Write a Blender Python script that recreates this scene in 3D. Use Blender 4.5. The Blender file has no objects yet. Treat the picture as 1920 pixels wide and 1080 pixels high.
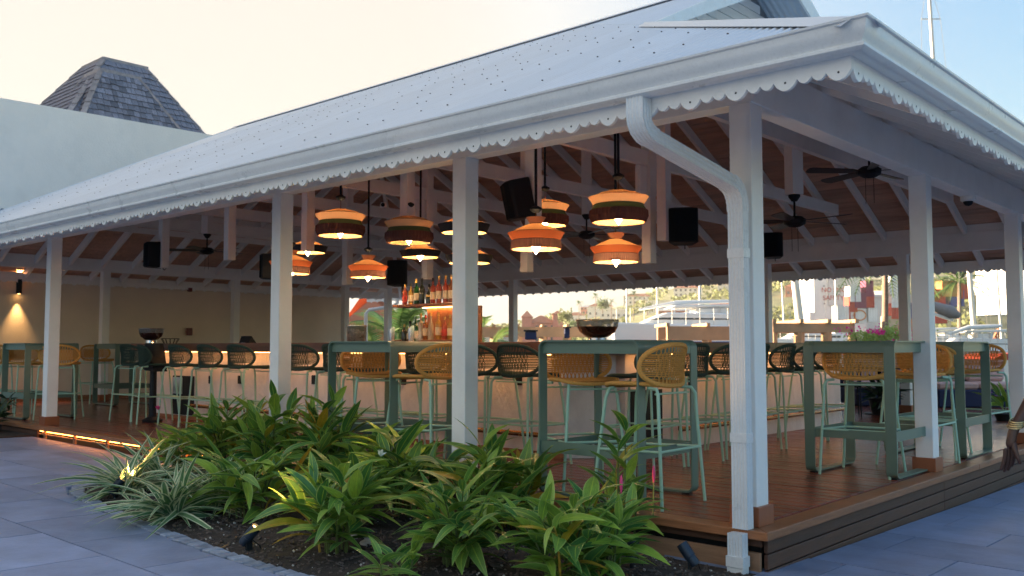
import bpy, bmesh, math, random
from mathutils import Vector, Matrix, Euler
random.seed(7)
R = math.radians
PI = math.pi
sc = bpy.context.scene
# ------------------------------------------------------------------ camera
F = 1721.0; CX, CY = 960.0, 540.0
pitch = math.atan(109 / F); yaw = R(48.05)
CAM = Vector((2.429, -4.846, 1.05))
fw = Vector((-math.cos(yaw) * math.cos(pitch), math.sin(yaw) * math.cos(pitch), math.sin(pitch)))
rt = fw.cross(Vector((0, 0, 1))).normalized(); up = rt.cross(fw)
cd = bpy.data.cameras.new('camera'); cam = bpy.data.objects.new('camera', cd); sc.collection.objects.link(cam)
cam.location = CAM
cam.rotation_euler = Matrix((rt, up, -fw)).transposed().to_euler()
cd.sensor_width = 36; cd.lens = F / 1920 * 36; cd.clip_end = 6000; cd.clip_start = 0.05
cd.dof.use_dof = True; cd.dof.focus_distance = 6.6; cd.dof.aperture_fstop = 3.6
sc.camera = cam
def ray(u, v): return (fw * F + rt * (u - CX) - up * (v - CY)).normalized()
def at(u, v, axis, val):            # where a sight line meets a plane x, y or z = val
    d = ray(u, v); return CAM + d * ((val - CAM[axis]) / d[axis])
def dist(u, v, D):                  # point at depth D metres
    d = ray(u, v); return CAM + d * (D / d.dot(fw))
# ------------------------------------------------------------------ world, sun, exposure
SUN_EL, SUN_AZ = R(8), math.atan2(-0.42, -0.91)      # direction TO the sun (angle from +X)
w = bpy.data.worlds.new('World'); sc.world = w; w.use_nodes = True
nt = w.node_tree; nt.nodes.clear()
sky = nt.nodes.new('ShaderNodeTexSky'); sky.sky_type = 'NISHITA'; sky.sun_disc = False
sky.sun_elevation = SUN_EL; sky.sun_rotation = PI / 2 - SUN_AZ
sky.air_density = 1.0; sky.dust_density = 1.2; sky.ozone_density = 1.6; sky.altitude = 0
bg = nt.nodes.new('ShaderNodeBackground'); bg.inputs[1].default_value = 0.15
wo = nt.nodes.new('ShaderNodeOutputWorld')
# thin evening haze: the sky pales to cream towards the low sun
geo = nt.nodes.new('ShaderNodeTexCoord'); dt = nt.nodes.new('ShaderNodeVectorMath'); dt.operation = 'DOT_PRODUCT'
dt.inputs[1].default_value = (math.cos(SUN_AZ), math.sin(SUN_AZ), 0)
mrs = nt.nodes.new('ShaderNodeMapRange'); mrs.interpolation_type = 'SMOOTHSTEP'; mrs.inputs[1].default_value = -.30; mrs.inputs[2].default_value = .40; mrs.inputs[4].default_value = 1.0
bwn = nt.nodes.new('ShaderNodeRGBToBW'); tin = nt.nodes.new('ShaderNodeVectorMath'); tin.operation = 'SCALE'; tin.inputs[0].default_value = (1.0, .95, .87)
mxs = nt.nodes.new('ShaderNodeMix'); mxs.data_type = 'RGBA'
nt.links.new(geo.outputs['Generated'], dt.inputs[0]); nt.links.new(dt.outputs['Value'], mrs.inputs[0]); nt.links.new(mrs.outputs[0], mxs.inputs[0])
hsv = nt.nodes.new('ShaderNodeHueSaturation'); hsv.inputs['Saturation'].default_value = 1.2; nt.links.new(sky.outputs[0], hsv.inputs['Color'])
nt.links.new(sky.outputs[0], bwn.inputs[0]); nt.links.new(bwn.outputs[0], tin.inputs['Scale']); nt.links.new(hsv.outputs[0], mxs.inputs[6]); nt.links.new(tin.outputs[0], mxs.inputs[7])
# high thin cloud evens out the brightness of the dome
bw2 = nt.nodes.new('ShaderNodeSeparateColor'); bw2.mode = 'HSV'; pwn = nt.nodes.new('ShaderNodeMath'); pwn.operation = 'POWER'; pwn.inputs[1].default_value = -.97
scn = nt.nodes.new('ShaderNodeVectorMath'); scn.operation = 'SCALE'; mad = nt.nodes.new('ShaderNodeMath'); mad.operation = 'MULTIPLY'; mad.inputs[1].default_value = .93
nt.links.new(mxs.outputs[2], bw2.inputs[0]); nt.links.new(bw2.outputs[2], pwn.inputs[0]); nt.links.new(pwn.outputs[0], mad.inputs[0]); nt.links.new(mad.outputs[0], scn.inputs['Scale'])
nt.links.new(mxs.outputs[2], scn.inputs[0]); nt.links.new(scn.outputs[0], bg.inputs[0]); nt.links.new(bg.outputs[0], wo.inputs[0])
sl = bpy.data.lights.new('sun', 'SUN'); sl.energy = 4.6; sl.angle = R(0.5); sl.color = (1.0, 0.78, 0.52)
so = bpy.data.objects.new('sun', sl); sc.collection.objects.link(so)
sdir = Vector((math.cos(SUN_AZ) * math.cos(SUN_EL), math.sin(SUN_AZ) * math.cos(SUN_EL), math.sin(SUN_EL)))
so.rotation_euler = sdir.to_track_quat('Z', 'Y').to_euler()
sc.view_settings.view_transform = 'Standard'; sc.view_settings.look = 'None'
sc.view_settings.exposure = 2.7; sc.view_settings.gamma = 1.0
sc.view_settings.use_curve_mapping = False
sc.render.engine = 'CYCLES'
sc.cycles.max_bounces = 8; sc.cycles.diffuse_bounces = 6; sc.cycles.transparent_max_bounces = 12
sc.cycles.sample_clamp_indirect = 6.0
col = sc.collection
# ------------------------------------------------------------------ materials
def newmat(name):
    m = bpy.data.materials.new(name); m.use_nodes = True
    n = m.node_tree; b = n.nodes['Principled BSDF']; return m, n, b
def N(n, t, **k):
    x = n.nodes.new(t)
    for a, v in k.items(): setattr(x, a, v)
    return x
def mat(name, c, rough=.5, metal=0, var=.12, scale=6, bump=0, bscale=60, rnd=0, stretch=None, emis=None, es=0, spec=.5, dirt=None):
    """base colour with soft noise variation, per-object variation and optional bump"""
    m, n, b = newmat(name); L = n.links.new
    b.inputs['Roughness'].default_value = rough; b.inputs['Metallic'].default_value = metal
    b.inputs['Specular IOR Level'].default_value = spec
    tc = N(n, 'ShaderNodeTexCoord'); src = tc.outputs['Object']
    if stretch:
        mp = N(n, 'ShaderNodeMapping'); mp.inputs['Scale'].default_value = stretch; L(src, mp.inputs[0]); src = mp.outputs[0]
    if rnd:
        oi = N(n, 'ShaderNodeObjectInfo'); va = N(n, 'ShaderNodeVectorMath', operation='MULTIPLY_ADD')
        cb = N(n, 'ShaderNodeCombineXYZ'); L(oi.outputs['Random'], cb.inputs[0]); L(oi.outputs['Random'], cb.inputs[1])
        va.inputs[1].default_value = (1, 1, 1); sc_ = N(n, 'ShaderNodeVectorMath', operation='SCALE'); sc_.inputs['Scale'].default_value = 37
        L(cb.outputs[0], sc_.inputs[0]); L(src, va.inputs[0]); L(sc_.outputs[0], va.inputs[2]); src = va.outputs[0]
    nz = N(n, 'ShaderNodeTexNoise'); nz.inputs['Scale'].default_value = scale; nz.inputs['Detail'].default_value = 6; nz.inputs['Roughness'].default_value = .62
    L(src, nz.inputs['Vector'])
    mr = N(n, 'ShaderNodeMapRange'); mr.inputs[1].default_value = .25; mr.inputs[2].default_value = .75
    mr.inputs[3].default_value = 1 - var; mr.inputs[4].default_value = 1 + var
    L(nz.outputs[0], mr.inputs[0]); val = mr.outputs[0]
    if rnd:
        m2 = N(n, 'ShaderNodeMapRange'); m2.inputs[3].default_value = 1 - rnd; m2.inputs[4].default_value = 1 + rnd
        L(oi.outputs['Random'], m2.inputs[0]); mu = N(n, 'ShaderNodeMath', operation='MULTIPLY'); L(val, mu.inputs[0]); L(m2.outputs[0], mu.inputs[1]); val = mu.outputs[0]
    vm = N(n, 'ShaderNodeVectorMath', operation='SCALE'); vm.inputs[0].default_value = c[:3]; L(val, vm.inputs['Scale'])
    out = vm.outputs[0]
    if dirt:
        n3 = N(n, 'ShaderNodeTexNoise'); n3.inputs['Scale'].default_value = dirt[0]; n3.inputs['Detail'].default_value = 8; n3.inputs['Roughness'].default_value = .7
        L(tc.outputs['Object'], n3.inputs['Vector'])
        m3 = N(n, 'ShaderNodeMapRange'); m3.inputs[1].default_value = .5; m3.inputs[2].default_value = .8; m3.inputs[4].default_value = dirt[2]
        L(n3.outputs[0], m3.inputs[0]); mx = N(n, 'ShaderNodeMix', data_type='RGBA'); mx.inputs[7].default_value = (*dirt[1], 1)
        L(m3.outputs[0], mx.inputs[0]); L(out, mx.inputs[6]); out = mx.outputs[2]
    L(out, b.inputs['Base Color'])
    if rough > .12:
        mr4 = N(n, 'ShaderNodeMapRange'); mr4.inputs[3].default_value = max(.03, rough - .12); mr4.inputs[4].default_value = min(1, rough + .12)
        L(nz.outputs[0], mr4.inputs[0]); L(mr4.outputs[0], b.inputs['Roughness'])
    if bump:
        n2 = N(n, 'ShaderNodeTexNoise'); n2.inputs['Scale'].default_value = bscale; n2.inputs['Detail'].default_value = 5
        L(src, n2.inputs['Vector']); bp = N(n, 'ShaderNodeBump'); bp.inputs['Strength'].default_value = bump; bp.inputs['Distance'].default_value = .01
        L(n2.outputs[0], bp.inputs['Height']); L(bp.outputs[0], b.inputs['Normal'])
    if emis:
        b.inputs['Emission Color'].default_value = (*emis, 1); b.inputs['Emission Strength'].default_value = es
    return m
def glass(name, c, rough=.05, alpha=.35):
    m, n, b = newmat(name); L = n.links.new
    b.inputs['Base Color'].default_value = (*c, 1); b.inputs['Roughness'].default_value = rough
    b.inputs['Alpha'].default_value = alpha; b.inputs['Specular IOR Level'].default_value = .8
    return m
def fabric(name, c, trans=.35, ribs=0, rough=.85):
    m, n, b = newmat(name); L = n.links.new
    b.inputs['Base Color'].default_value = (*c, 1); b.inputs['Roughness'].default_value = rough
    t = N(n, 'ShaderNodeBsdfTranslucent'); t.inputs[0].default_value = (*c, 1); mx = N(n, 'ShaderNodeMixShader'); mx.inputs[0].default_value = trans
    L(b.outputs[0], mx.inputs[1]); L(t.outputs[0], mx.inputs[2]); L(mx.outputs[0], n.nodes['Material Output'].inputs[0])
    tc = N(n, 'ShaderNodeTexCoord'); nz = N(n, 'ShaderNodeTexNoise'); nz.inputs['Scale'].default_value = 260; L(tc.outputs['Object'], nz.inputs['Vector'])
    bp = N(n, 'ShaderNodeBump'); bp.inputs['Strength'].default_value = .4; bp.inputs['Distance'].default_value = .002
    L(nz.outputs[0], bp.inputs['Height']); L(bp.outputs[0], b.inputs['Normal'])
    return m
def leafmat(name, c1, c2, edge=None, trans=.28, rough=.38):
    m, n, b = newmat(name); L = n.links.new
    oi = N(n, 'ShaderNodeObjectInfo'); mx = N(n, 'ShaderNodeMix', data_type='RGBA')
    mx.inputs[6].default_value = (*c1, 1); mx.inputs[7].default_value = (*c2, 1)
    pw = N(n, 'ShaderNodeMath', operation='POWER'); pw.inputs[1].default_value = 1.8; L(oi.outputs['Random'], pw.inputs[0]); L(pw.outputs[0], mx.inputs[0])
    tc = N(n, 'ShaderNodeTexCoord'); sp = N(n, 'ShaderNodeSeparateXYZ'); L(tc.outputs['UV'], sp.inputs[0])
    ab = N(n, 'ShaderNodeMath', operation='SUBTRACT'); ab.inputs[1].default_value = .5; L(sp.outputs[1], ab.inputs[0])
    ab2 = N(n, 'ShaderNodeMath', operation='ABSOLUTE'); L(ab.outputs[0], ab2.inputs[0])
    out = mx.outputs[2]
    nz = N(n, 'ShaderNodeTexNoise'); nz.inputs['Scale'].default_value = 3.5; nz.inputs['Detail'].default_value = 4
    mpp = N(n, 'ShaderNodeMapping'); mpp.inputs['Scale'].default_value = (2, 9, 1); L(tc.outputs['UV'], mpp.inputs[0])
    vadd = N(n, 'ShaderNodeVectorMath', operation='ADD'); L(mpp.outputs[0], vadd.inputs[0]); L(oi.outputs['Location'], vadd.inputs[1]); L(vadd.outputs[0], nz.inputs['Vector'])
    mr = N(n, 'ShaderNodeMapRange'); mr.inputs[1].default_value = .3; mr.inputs[2].default_value = .7; mr.inputs[3].default_value = .7; mr.inputs[4].default_value = 1.35
    L(nz.outputs[0], mr.inputs[0]); sv = N(n, 'ShaderNodeVectorMath', operation='SCALE'); L(out, sv.inputs[0]); L(mr.outputs[0], sv.inputs['Scale']); out = sv.outputs[0]
    # midrib
    lt = N(n, 'ShaderNodeMath', operation='LESS_THAN'); lt.inputs[1].default_value = .035; L(ab2.outputs[0], lt.inputs[0])
    m2 = N(n, 'ShaderNodeMix', data_type='RGBA'); m2.inputs[7].default_value = (c2[0] * 1.5, c2[1] * 1.3, c2[2] * 1.2, 1)
    sm = N(n, 'ShaderNodeMath', operation='MULTIPLY'); sm.inputs[1].default_value = .6; L(lt.outputs[0], sm.inputs[0]); L(sm.outputs[0], m2.inputs[0]); L(out, m2.inputs[6]); out = m2.outputs[2]
    if edge:
        gt = N(n, 'ShaderNodeMath', operation='GREATER_THAN'); gt.inputs[1].default_value = edge[1]; L(ab2.outputs[0], gt.inputs[0])
        m3 = N(n, 'ShaderNodeMix', data_type='RGBA'); m3.inputs[7].default_value = (*edge[0], 1); L(gt.outputs[0], m3.inputs[0]); L(out, m3.inputs[6]); out = m3.outputs[2]
    L(out, b.inputs['Base Color']); b.inputs['Roughness'].default_value = rough
    t = N(n, 'ShaderNodeBsdfTranslucent'); L(out, t.inputs[0]); ms = N(n, 'ShaderNodeMixShader'); ms.inputs[0].default_value = trans
    L(b.outputs[0], ms.inputs[1]); L(t.outputs[0], ms.inputs[2]); L(ms.outputs[0], n.nodes['Material Output'].inputs[0])
    return m
M = {}
M['white'] = mat('white_paint', (.86, .87, .87), .45, var=.05, scale=3, bump=.06, bscale=40, dirt=(2.2, (.5, .5, .47), .25))
M['trim'] = mat('white_trim_paint', (.86, .87, .865), .4, var=.04, scale=8, bump=.08, bscale=60, dirt=(5, (.55, .56, .52), .3))
M['roof'] = mat('white_roof_sheet', (.58, .63, .70), .38, metal=.15, var=.07, scale=1.3, rnd=.05, dirt=(3, (.45, .47, .5), .35))
M['gutter'] = mat('white_gutter', (.72, .75, .78), .3, var=.06, scale=4, dirt=(60, (.3, .31, .33), .25))
M['ceil'] = mat('cedar_ceiling', (.60, .38, .28), .55, var=.2, scale=2, stretch=(1, 8, 8), rnd=.15)
M['deck'] = mat('deck_timber', (.20, .054, .031), .2, var=.38, scale=3.0, stretch=(.8, 14, 6), rnd=.28, bump=.25, bscale=14, spec=.65)
M['nose'] = mat('nosing_timber', (.30, .125, .055), .42, var=.35, scale=3, stretch=(1.5, 1.5, 12), rnd=.12, bump=.25, bscale=12)
M['nosey'] = M['nose']
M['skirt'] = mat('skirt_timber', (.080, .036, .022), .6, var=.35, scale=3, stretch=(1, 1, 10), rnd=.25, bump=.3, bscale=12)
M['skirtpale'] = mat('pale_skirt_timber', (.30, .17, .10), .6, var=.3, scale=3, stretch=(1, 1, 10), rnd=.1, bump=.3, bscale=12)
M['block'] = mat('post_foot_timber', (.30, .10, .045), .4, var=.25, scale=4, stretch=(1, 1, .4), rnd=.1)
M['slate'] = mat('slate_paving', (.23, .28, .42), .5, var=.28, scale=2.6, rnd=.14, bump=.35, bscale=26, dirt=(5, (.30, .34, .44), .5), spec=.45)
M['joint'] = mat('paving_joint', (.30, .31, .34), .9, var=.2)
M['sett'] = mat('edging_stone', (.24, .28, .36), .8, var=.4, scale=14, rnd=.25, bump=.8, bscale=50)
M['soil'] = mat('dark_mulch', (.035, .026, .021), .95, var=.6, scale=22, bump=1.0, bscale=45)
M['chip'] = mat('mulch_chip', (.085, .065, .055), .9, var=.5, scale=30, rnd=.3)
M['chipw'] = mat('pale_pebble', (.45, .43, .40), .8, var=.2)
M['stucco'] = mat('cream_stucco', (.80, .70, .58), .85, var=.06, scale=2, bump=.5, bscale=45)
M['stuccow'] = mat('white_stucco', (.90, .80, .71), .88, var=.05, scale=1.5, bump=.45, bscale=30, dirt=(1.2, (.5, .48, .46), .3))
M['barst'] = mat('bar_stucco', (.74, .70, .70), .85, var=.14, scale=5, bump=.9, bscale=35, stretch=(1, 1, .5))
M['walnut'] = mat('walnut_counter', (.20, .075, .035), .35, var=.35, scale=2.5, stretch=(1, 1, 12), bump=.1, bscale=10)
M['mint'] = mat('mint_powder_coat', (.36, .60, .47), .42, var=.04, scale=10, rnd=.03)
M['tableg'] = mat('sage_green_steel', (.14, .215, .17), .38, var=.05, scale=6, rnd=.05)
M['ropeo'] = mat('ochre_rope', (.70, .36, .09), .8, var=.18, scale=90, bump=.6, bscale=300, rnd=.08)
M['ropeg'] = mat('dark_green_rope', (.022, .055, .042), .75, var=.2, scale=90, bump=.6, bscale=300, rnd=.1)
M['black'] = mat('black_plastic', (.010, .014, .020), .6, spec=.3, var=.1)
M['blackmesh'] = mat('black_grille', (.008, .012, .018), .9, spec=.15, var=.2, scale=300, bump=.6, bscale=400)
M['bronze'] = mat('dark_bronze', (.06, .035, .025), .35, metal=.6, var=.1)
M['steel'] = mat('polished_steel', (.75, .74, .72), .15, metal=1, var=.05)
M['brass'] = mat('aged_brass', (.35, .18, .08), .25, metal=.9, var=.1)
M['s_orange'] = fabric('ochre_shade_cloth', (.50, .27, .12), .19)
M['s_rust'] = fabric('rust_shade_cloth', (.42, .13, .05), .15)
M['s_cream'] = fabric('cream_shade_cloth', (.70, .50, .32), .22)
M['s_green'] = fabric('olive_shade_cloth', (.06, .09, .04), .05)
M['s_brown'] = fabric('brown_fringe', (.13, .055, .05), .10)
M['s_peach'] = fabric('peach_shade_cloth', (.62, .33, .20), .25)
M['s_mauve'] = fabric('mauve_pleats', (.36, .22, .19), .22)
M['s_navy'] = fabric('navy_shade_cloth', (.015, .022, .035), .04)
M['s_inner'] = fabric('cream_lining', (.85, .60, .30), .2)
M['bulb'] = mat('lit_bulb', (1, .8, .5), .4, var=0, emis=(1.0, .62, .30), es=26)
M['glow'] = mat('lit_lamp_face', (1, .8, .5), .4, var=0, emis=(1.0, .52, .16), es=3.5)
M['led'] = mat('lit_led_strip', (1, .7, .4), .4, var=0, emis=(1.0, .33, .05), es=3.6)
M['ledbar'] = mat('lit_bar_strip', (1, .7, .4), .4, var=0, emis=(1.0, .45, .13), es=4.5)
M['leaf'] = leafmat('glossy_green_leaf', (.055, .185, .045), (.33, .50, .065), edge=((.36, .50, .13), .43))
M['leafy'] = leafmat('yellowing_leaf', (.30, .28, .02), (.42, .25, .03))
M['leafv'] = leafmat('striped_leaf', (.10, .24, .11), (.16, .30, .13), edge=((.72, .76, .50), .29), rough=.45)
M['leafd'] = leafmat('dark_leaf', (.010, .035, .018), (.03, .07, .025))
M['stem'] = mat('green_stem', (.09, .13, .03), .5, var=.3, scale=20, rnd=.2)
M['stemy'] = mat('yellow_stem', (.42, .26, .03), .5, var=.2, scale=20)
M['pink'] = mat('pink_petal', (.70, .06, .20), .5, var=.2, scale=20, rnd=.2)
M['whitep'] = mat('white_petal', (.85, .85, .75), .5, var=.1)
M['orchid'] = mat('purple_petal', (.35, .08, .50), .5, var=.2)
M['bougain'] = mat('magenta_petal', (.80, .03, .30), .6, var=.3, scale=9, rnd=.2)
M['skin'] = mat('brown_skin', (.055, .024, .017), .42, var=.12, scale=20, bump=.15, bscale=120)
M['gold'] = mat('gold_bracelet', (.85, .62, .28), .25, metal=1, var=.1, bump=.5, bscale=120)
M['shirt'] = mat('slate_blue_cloth', (.10, .11, .20), .85, var=.15, bump=.3)
M['trous'] = mat('dark_cloth', (.03, .03, .04), .85, var=.15)
M['navy'] = mat('navy_upholstery', (.018, .028, .09), .8, var=.15)
M['pinkc'] = mat('dusty_pink_cushion', (.58, .40, .38), .85, var=.1, bump=.2)
M['shingle'] = mat('weathered_shingle', (.20, .19, .225), .85, var=.35, scale=9, stretch=(3, 3, .6), rnd=.38, bump=.6, bscale=30)
M['ridge'] = mat('weathered_ridge_board', (.34, .30, .30), .85, var=.3, scale=6, rnd=.2, bump=.4, bscale=30)
M['water'] = mat('harbour_water', (.02, .05, .06), .12, var=.2, scale=.3, bump=.6, bscale=1.2)
M['quay'] = mat('pale_quay_stone', (.38, .36, .34), .8, var=.2, scale=.8, bump=.4)
M['hill'] = mat('wooded_hill', (.17, .18, .08), .95, var=.6, scale=.035, dirt=(.012, (.22, .20, .10), .7))
M['housew'] = mat('white_render', (.80, .74, .66), .8, var=.08, scale=.3, rnd=.12)
M['housep'] = mat('salmon_render', (.62, .22, .15), .8, var=.08, scale=.3, rnd=.1)
M['tile'] = mat('terracotta_roof', (.42, .15, .08), .85, var=.2, scale=.5, rnd=.15)
M['pane'] = mat('dark_pane', (.05, .06, .08), .15, var=.05)
M['boatw'] = mat('white_gelcoat', (.80, .80, .79), .25, var=.04, scale=.5)
M['boatb'] = mat('blue_canvas', (.04, .12, .35), .7, var=.1)
M['alu'] = mat('mast_aluminium', (.62, .60, .57), .4, metal=.3, var=.05)
M['wire'] = mat('rigging_wire', (.25, .24, .23), .4, metal=.5, var=.05)
M['tanw'] = mat('tan_timber', (.46, .27, .15), .7, var=.15, scale=2)
M['palmt'] = mat('palm_bark', (.26, .18, .14), .9, var=.45, scale=5, stretch=(1, 1, 6), bump=.8, bscale=8)
M['palmf'] = leafmat('palm_frond', (.08, .17, .05), (.20, .28, .08), rough=.5)
M['tree'] = leafmat('tree_foliage', (.07, .12, .04), (.22, .24, .07), rough=.6)
M['concrete'] = mat('white_cover', (.55, .53, .50), .7, var=.15)
for k, c in dict(c_white=(.75, .74, .72), c_red=(.50, .06, .035), c_blue=(.06, .10, .30), c_orange=(.60, .22, .06), c_maroon=(.22, .04, .10), c_tan=(.50, .40, .28)).items():
    M[k] = mat(k.replace('c_', 'container_') + '_steel', c, .6, var=.12, scale=.7, rnd=.12)
for k, c in dict(g_green=(.02, .14, .04), g_amber=(.45, .14, .02), g_dark=(.015, .02, .015), g_clear=(.70, .62, .50), g_pink=(.60, .12, .08), g_gold=(.65, .38, .08)).items():
    m_, n_, b_ = newmat('bottle_' + k[2:] + '_glass'); b_.inputs['Base Color'].default_value = (*c, 1); b_.inputs['Roughness'].default_value = .06
    b_.inputs['Transmission Weight'].default_value = .0 if k == 'g_dark' else .55; b_.inputs['Coat Weight'].default_value = .5; M[k] = m_
M['label'] = mat('cream_paper_label', (.70, .62, .48), .7, var=.1)
M['labelr'] = mat('red_paper_label', (.50, .05, .04), .7, var=.1)
M['foil'] = mat('gold_foil', (.60, .38, .12), .3, metal=.8, var=.1)
M['acrylic'] = glass('smoked_acrylic', (.10, .11, .12), .06, .45)
M['bowlg'] = glass('smoked_glass', (.025, .010, .010), .05, .93)
# ------------------------------------------------------------------ mesh helpers
class MB:
    def __init__(s): s.v = []; s.f = []; s.uv = None
    def add(s, vs, fs):
        o = len(s.v); s.v += [tuple(p) for p in vs]; s.f += [tuple(i + o for i in f) for f in fs]; return s
    def box(s, x0, x1, y0, y1, z0, z1, Mx=None):
        vs = [Vector(p) for p in ((x0, y0, z0), (x1, y0, z0), (x1, y1, z0), (x0, y1, z0), (x0, y0, z1), (x1, y0, z1), (x1, y1, z1), (x0, y1, z1))]
        if Mx is not None: vs = [Mx @ p for p in vs]
        return s.add(vs, [(0, 3, 2, 1), (4, 5, 6, 7), (0, 1, 5, 4), (1, 2, 6, 5), (2, 3, 7, 6), (3, 0, 4, 7)])
    def bar(s, a, b, w, h, upv=(0, 0, 1)):      # box beam from a to b, width w, height h, top face on the line a-b
        a = Vector(a); b = Vector(b); d = (b - a).normalized(); sd = d.cross(Vector(upv)).normalized(); u = sd.cross(d)
        vs = [p + sd * (i * w / 2) + u * (j * h) for p in (a, b) for i, j in ((-1, -1), (1, -1), (1, 0), (-1, 0))]
        return s.add(vs, [(0, 3, 2, 1), (4, 5, 6, 7), (0, 1, 5, 4), (1, 2, 6, 5), (2, 3, 7, 6), (3, 0, 4, 7)])
    def tube(s, pts, r, n=8, closed=False, caps=True):
        pts = [Vector(p) for p in pts]; k = len(pts); o = len(s.v); prev = None
        rr = r if isinstance(r, (list, tuple)) else [r] * k
        for i, p in enumerate(pts):
            if closed: t = pts[(i + 1) % k] - pts[i - 1]
            else: t = pts[min(i + 1, k - 1)] - pts[max(i - 1, 0)]
            t.normalize()
            if prev is None:
                prev = Vector((0, 0, 1)) if abs(t.z) < .9 else Vector((1, 0, 0))
            a = (prev - t * prev.dot(t)).normalized(); prev = a; b = t.cross(a)
            for j in range(n):
                an = 2 * PI * j / n; s.v.append(tuple(p + (a * math.cos(an) + b * math.sin(an)) * rr[i]))
        for i in range(k if closed else k - 1):
            i2 = (i + 1) % k
            for j in range(n): s.f.append((o + i * n + j, o + i * n + (j + 1) % n, o + i2 * n + (j + 1) % n, o + i2 * n + j))
        if caps and not closed:
            s.f.append(tuple(o + j for j in range(n))[::-1]); s.f.append(tuple(o + (k - 1) * n + j for j in range(n)))
        return s
    def lathe(s, prof, n=24, c=(0, 0, 0)):
        o = len(s.v)
        for r_, z in prof:
            for j in range(n): s.v.append((c[0] + r_ * math.cos(2 * PI * j / n), c[1] + r_ * math.sin(2 * PI * j / n), c[2] + z))
        for i in range(len(prof) - 1):
            for j in range(n): s.f.append((o + i * n + j, o + i * n + (j + 1) % n, o + (i + 1) * n + (j + 1) % n, o + (i + 1) * n + j))
        return s
    def prism(s, poly, axis, a, b):             # poly in the two other axes, extruded along axis from a to b
        k = len(poly); o = len(s.v)
        for t in (a, b):
            for p in poly:
                q = [0, 0, 0]; oth = [i for i in range(3) if i != axis]; q[axis] = t; q[oth[0]] = p[0]; q[oth[1]] = p[1]; s.v.append(tuple(q))
        s.f.append(tuple(o + i for i in range(k))); s.f.append(tuple(o + k + i for i in range(k))[::-1])
        for i in range(k): s.f.append((o + i, o + (i + 1) % k, o + k + (i + 1) % k, o + k + i))
        return s
    def mesh(s, name, m, smooth=False, bevel=0):
        me = bpy.data.meshes.new(name); me.from_pydata(s.v, [], s.f); me.update()
        bm = bmesh.new(); bm.from_mesh(me); bmesh.ops.recalc_face_normals(bm, faces=bm.faces)
        if bevel: bmesh.ops.bevel(bm, geom=[e for e in bm.edges], offset=bevel, segments=1, affect='EDGES', clamp_overlap=True)
        bm.to_mesh(me); bm.free()
        if smooth:
            me.polygons.foreach_set('use_smooth', [True] * len(me.polygons))
            me.set_sharp_from_angle(angle=R(38))
        me.materials.append(m if not isinstance(m, str) else M[m]); return me
    def build(s, name, m, parent=None, smooth=False, bevel=0, **props):
        return link(name, s.mesh(name, m, smooth, bevel), parent, **props)
def link(name, me, parent=None, **props):
    o = bpy.data.objects.new(name, me); col.objects.link(o)
    if parent: o.parent = parent
    for k, v in props.items(): o[k] = v
    return o
def tag(o, label, cat, group=None):
    o['label'] = label; o['category'] = cat
    if group: o['group'] = group
    return o
def thing(name, label, cat, loc=(0, 0, 0), rz=0, group=None):
    o = bpy.data.objects.new(name, None); col.objects.link(o); o.location = loc; o.rotation_euler = (0, 0, rz); o.empty_display_size = .1
    return tag(o, label, cat, group)
def struct(o): o['kind'] = 'structure'; return o
def kids(o): return [c for c in KID.get(o.name, [])]
def dup(root, loc, rz, label, matswap=None):
    def cp(o, par):
        c = o.copy(); col.objects.link(c); c.parent = par
        if matswap and c.data and len(c.material_slots) and c.material_slots[0].material == matswap[0]:
            c.material_slots[0].link = 'OBJECT'; c.material_slots[0].material = matswap[1]
        for ch in list(o.children): cp(ch, c)
        return c
    r_ = cp(root, None); r_.location = loc; r_.rotation_euler = (0, 0, rz); r_['label'] = label
    return r_
def G(x, y): return -.23 - .009 * x - .018 * y          # gently falling ground
TILT = Vector((.009, .018, 1)).normalized().to_track_quat('Z', 'Y').to_euler()
GN = Vector((.009, .018, 1)).normalized()
TROT = Matrix(((1, 0, 0, 0), (0, 1, 0, 0), (-.009, -.018, 1, 0), (0, 0, 0, 1)))
TROT = Vector((0, 0, 1)).rotation_difference(GN_ := Vector((.009, .018, 1)).normalized()).to_matrix().to_4x4()
TILTM = Matrix(((1, 0, 0), (0, 1, 0), (-.009, -.018, 1)))
# ================================================================== GROUND
b = MB()
land = [(-90, -60), (60, -60), (60, 14.6), (-90, 14.6)]
b.add([(x, y, G(max(-20, min(20, x)), max(-20, min(12, y))) - .035) for x, y in [(-90, -60), (60, -60), (60, 14.6), (-90, 14.6)]] , [(0, 1, 2, 3)])
b.v = []; b.f = []
gx = [-90, -20, 0, 12, 60]; gy = [-60, -12, 0, 14.6]
for y in gy:
    for x in gx: b.v.append((x, y, -.23 - .009 * max(-20, min(12, x)) - .018 * max(-12, min(14.6, y)) - .03))
for j in range(3):
    for i in range(4): b.f.append((j * 5 + i, j * 5 + i + 1, (j + 1) * 5 + i + 1, (j + 1) * 5 + i))
struct(b.build('ground', 'joint'))
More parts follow.
